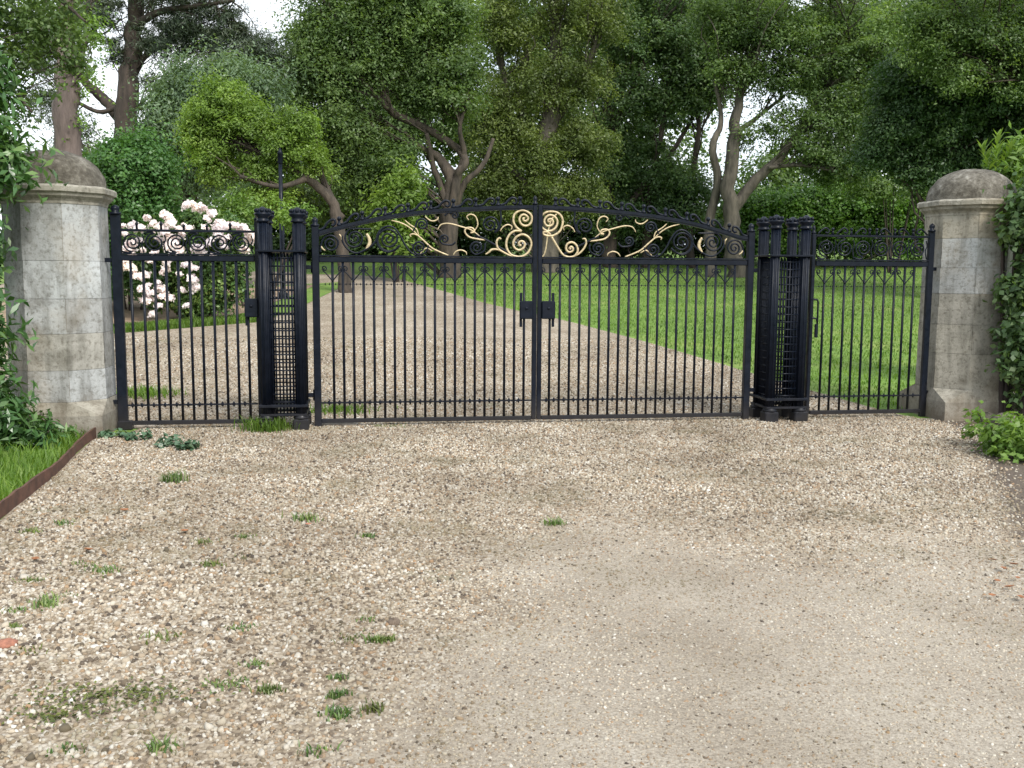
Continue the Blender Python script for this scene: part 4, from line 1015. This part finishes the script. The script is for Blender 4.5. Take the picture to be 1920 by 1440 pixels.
fpx = [(352, 386), (376, 392), (398, 402), (388, 412), (362, 388), (250, 424), (262, 432), (288, 420), (300, 428), (322, 420), (336, 432), (344, 424), (384, 428), (440, 424), (452, 430), (462, 438), (244, 462), (262, 452), (240, 470), (268, 470), (330, 455), (322, 462), (334, 470), (296, 450), (372, 470), (466, 452), (458, 470), (470, 446), (236, 490), (228, 500), (244, 505),
       (316, 492), (345, 498), (272, 520), (278, 536), (300, 545), (296, 530), (304, 558), (276, 565), (318, 560), (360, 525), (366, 540), (352, 500), (232, 440), (285, 435), (310, 438), (355, 430), (410, 440), (425, 450), (395, 455), (280, 490), (290, 475), (248, 480), (336, 515), (284, 552), (298, 575), (428, 428), (412, 424), (340, 442), (318, 448), (352, 575), (268, 545), (288, 590), (310, 510), (365, 505), (400, 480), (258, 520), (420, 465), (340, 545), (230, 425), (275, 410), (310, 408)]
proto = None
for i, (px, py) in enumerate(fpx):
    p = at(px, py, 21.2 - .85 + random.uniform(-.12, .12)) - Vector(rose.location)
    if proto is None:
        proto = quads_mesh('flower_head', V, Fc, M['petal'], rose, np.repeat(RNG.uniform(0, 1, len(Fc)), 4)); o = proto
    else:
        o = proto.copy(); COL.objects.link(o); o.parent = rose
    o.location = p; o.rotation_euler = (random.uniform(-.6, .9), random.uniform(-.5, .5), random.uniform(0, 6)); s = random.uniform(.6, 1.4); o.scale = (s, s, s)

# foreground hedges at both edges
lw = [(-92, 250, 75, 90, 70), (-95, 420, 75, 110, 80), (-80, 560, 70, 110, 80), (-72, 700, 66, 90, 66), (0, 310, 34, 35, 14), (-60, 160, 50, 70, 34), (-30, 790, 60, 40, 26), (-140, 100, 60, 120, 40)]
shrub('laurel_hedge', 'glossy long leaved laurel at the left edge in front of the pillar', 9.0, lw, 'leaf_laurel', .14, .042, 62, .26, 'hedge', .35, 1.0, stems=14, dscale=.9)
tree('overhanging_tree', 'fine leaved branches hanging into the top left corner near the camera', 'tree', 9.5,
     [[(-260, 900, 40), (-240, 400, 34), (-200, 100, 24), (-150, -120, 14)], [(-190, 60, 10), (-80, 30, 6), (40, 60, 4), (110, 110, 2)], [(-170, -40, 10), (-40, -40, 6), (80, -20, 4), (160, 40, 2)], [(-200, 120, 8), (-90, 130, 5), (10, 160, 3), (60, 210, 2)]],
     [(60, 20, 90, 45, 24), (20, 90, 70, 45, 16), (120, 60, 50, 50, 10), (30, 190, 50, 35, 6), (-70, 60, 70, 90, 34), (140, 130, 25, 40, 4), (80, 130, 50, 30, 5), (60, -70, 140, 50, 50)],
     'leaf_mid', 'bark_dark', .065, .036, 46, .20, None, .5, .9, .6)
rw = [(1935, 400, 30, 60, 22), (1945, 530, 50, 80, 46), (1935, 640, 45, 60, 34), (1915, 560, 26, 45, 16), (1990, 450, 60, 160, 60), (1960, 720, 50, 50, 22), (1905, 690, 20, 30, 4)]
shrub('climbing_ivy', 'dark leafy climber hugging the right side of the right stone pillar', 10.9, rw, 'leaf_dark', .085, .055, 75, .20, 'climber', .4, 1.0, stems=12, dscale=.5)
shrub('pillar_top_climber', 'thin pale climber sprigs over the right pillar moulding', 11.15, [(1905, 395, 22, 30, 9), (1885, 440, 16, 20, 3), (1920, 340, 20, 30, 6)], 'leaf_fresh', .07, .04, 26, .10, 'climber', .4, 1.0, stems=6, dscale=.4)
sh = shrub('young_laurel', 'young laurel with upright bright shoots behind the right pillar dome', 13.2, [(1890, 330, 30, 30, 20), (1930, 330, 50, 60, 36), (1960, 430, 60, 90, 50), (1900, 300, 20, 16, 6)], 'leaf_fresh', .15, .045, 44, .24, 'shrub', .3, 1.0, stems=8)
# the upright shoot itself
sp = MB(); b0 = at(1868, 320, 13.0) - Vector(sh.location)
V_, F_, R_ = [], [], []
P, Nn, D = [], [], []
for (bx, by, hx, hz) in ((0, 0, 0, .42), (.08, .05, .13, .30), (-.06, .04, -.12, .27)):
    for t in np.linspace(.1, 1, 8):
        for a in (0, 2.1, 4.2):
            aa = a + t*5; up_ = .5+1.6*t
            d = np.array([math.cos(aa), math.sin(aa), up_]); d /= np.linalg.norm(d)
            c = np.array([b0.x+bx+hx*t, b0.y+by, b0.z+hz*t]) + d*.075
            P.append(c); D.append(d); nn = np.cross(d, np.cross(np.array([0, 0, 1.]), d)+1e-3); Nn.append(nn/np.linalg.norm(nn))
V_, F_ = leaf_arrays(np.array(P), np.array(Nn), .16, .05, .12, np.array(D))
quads_mesh('shoot', V_, F_, M['leaf_yellow'], sh, np.repeat(RNG.uniform(.3, 1, len(F_)), 4))

# ------------------------------------------------------------------ sky and light
w = bpy.data.worlds.new('World'); sc.world = w; w.use_nodes = True
nt = w.node_tree; nt.nodes.clear()
out = nt.nodes.new('ShaderNodeOutputWorld'); bg = nt.nodes.new('ShaderNodeBackground')
sky = nt.nodes.new('ShaderNodeTexSky'); sky.sky_type = 'NISHITA'; sky.sun_disc = False
SUN_EL, SUN_AZ = math.radians(42), math.radians(148)      # azimuth measured from +Y towards +X
sky.sun_elevation = SUN_EL; sky.sun_rotation = SUN_AZ; sky.dust_density = 4; sky.air_density = 1.0
tc = nt.nodes.new('ShaderNodeTexCoord')
n = N(nt, 'ShaderNodeTexNoise', Scale=2.6, Detail=7.0, Roughness=.55); nt.links.new(tc.outputs['Generated'], n.inputs['Vector'])
cr = ramp(nt, [(.30, (6.2, 7.2, 8.4)), (.52, (8.2, 8.7, 9.2)), (.72, (9.6, 9.7, 9.8))], n.outputs[0])
c = mixc(nt, sky.outputs[0], cr.outputs[0], .82)
nt.links.new(c, bg.inputs[0]); bg.inputs[1].default_value = .10; nt.links.new(bg.outputs[0], out.inputs[0])
sd = bpy.data.lights.new('sun', 'SUN'); sd.energy = 2.3; sd.angle = math.radians(18); sd.color = (1, .96, .9)
so = bpy.data.objects.new('sun', sd); COL.objects.link(so)
dirv = Vector((math.sin(SUN_AZ)*math.cos(SUN_EL), math.cos(SUN_AZ)*math.cos(SUN_EL), math.sin(SUN_EL)))
so.rotation_euler = dirv.to_track_quat('Z', 'Y').to_euler()
so.location = dirv*60
sc.view_settings.view_transform = 'Standard'; sc.view_settings.look = 'None'; sc.view_settings.gamma = 1
sc.view_settings.exposure = 0.93
sc.render.engine = 'CYCLES'
sc.cycles.max_bounces = 9; sc.cycles.diffuse_bounces = 6; sc.cycles.transmission_bounces = 6; sc.cycles.transparent_max_bounces = 4
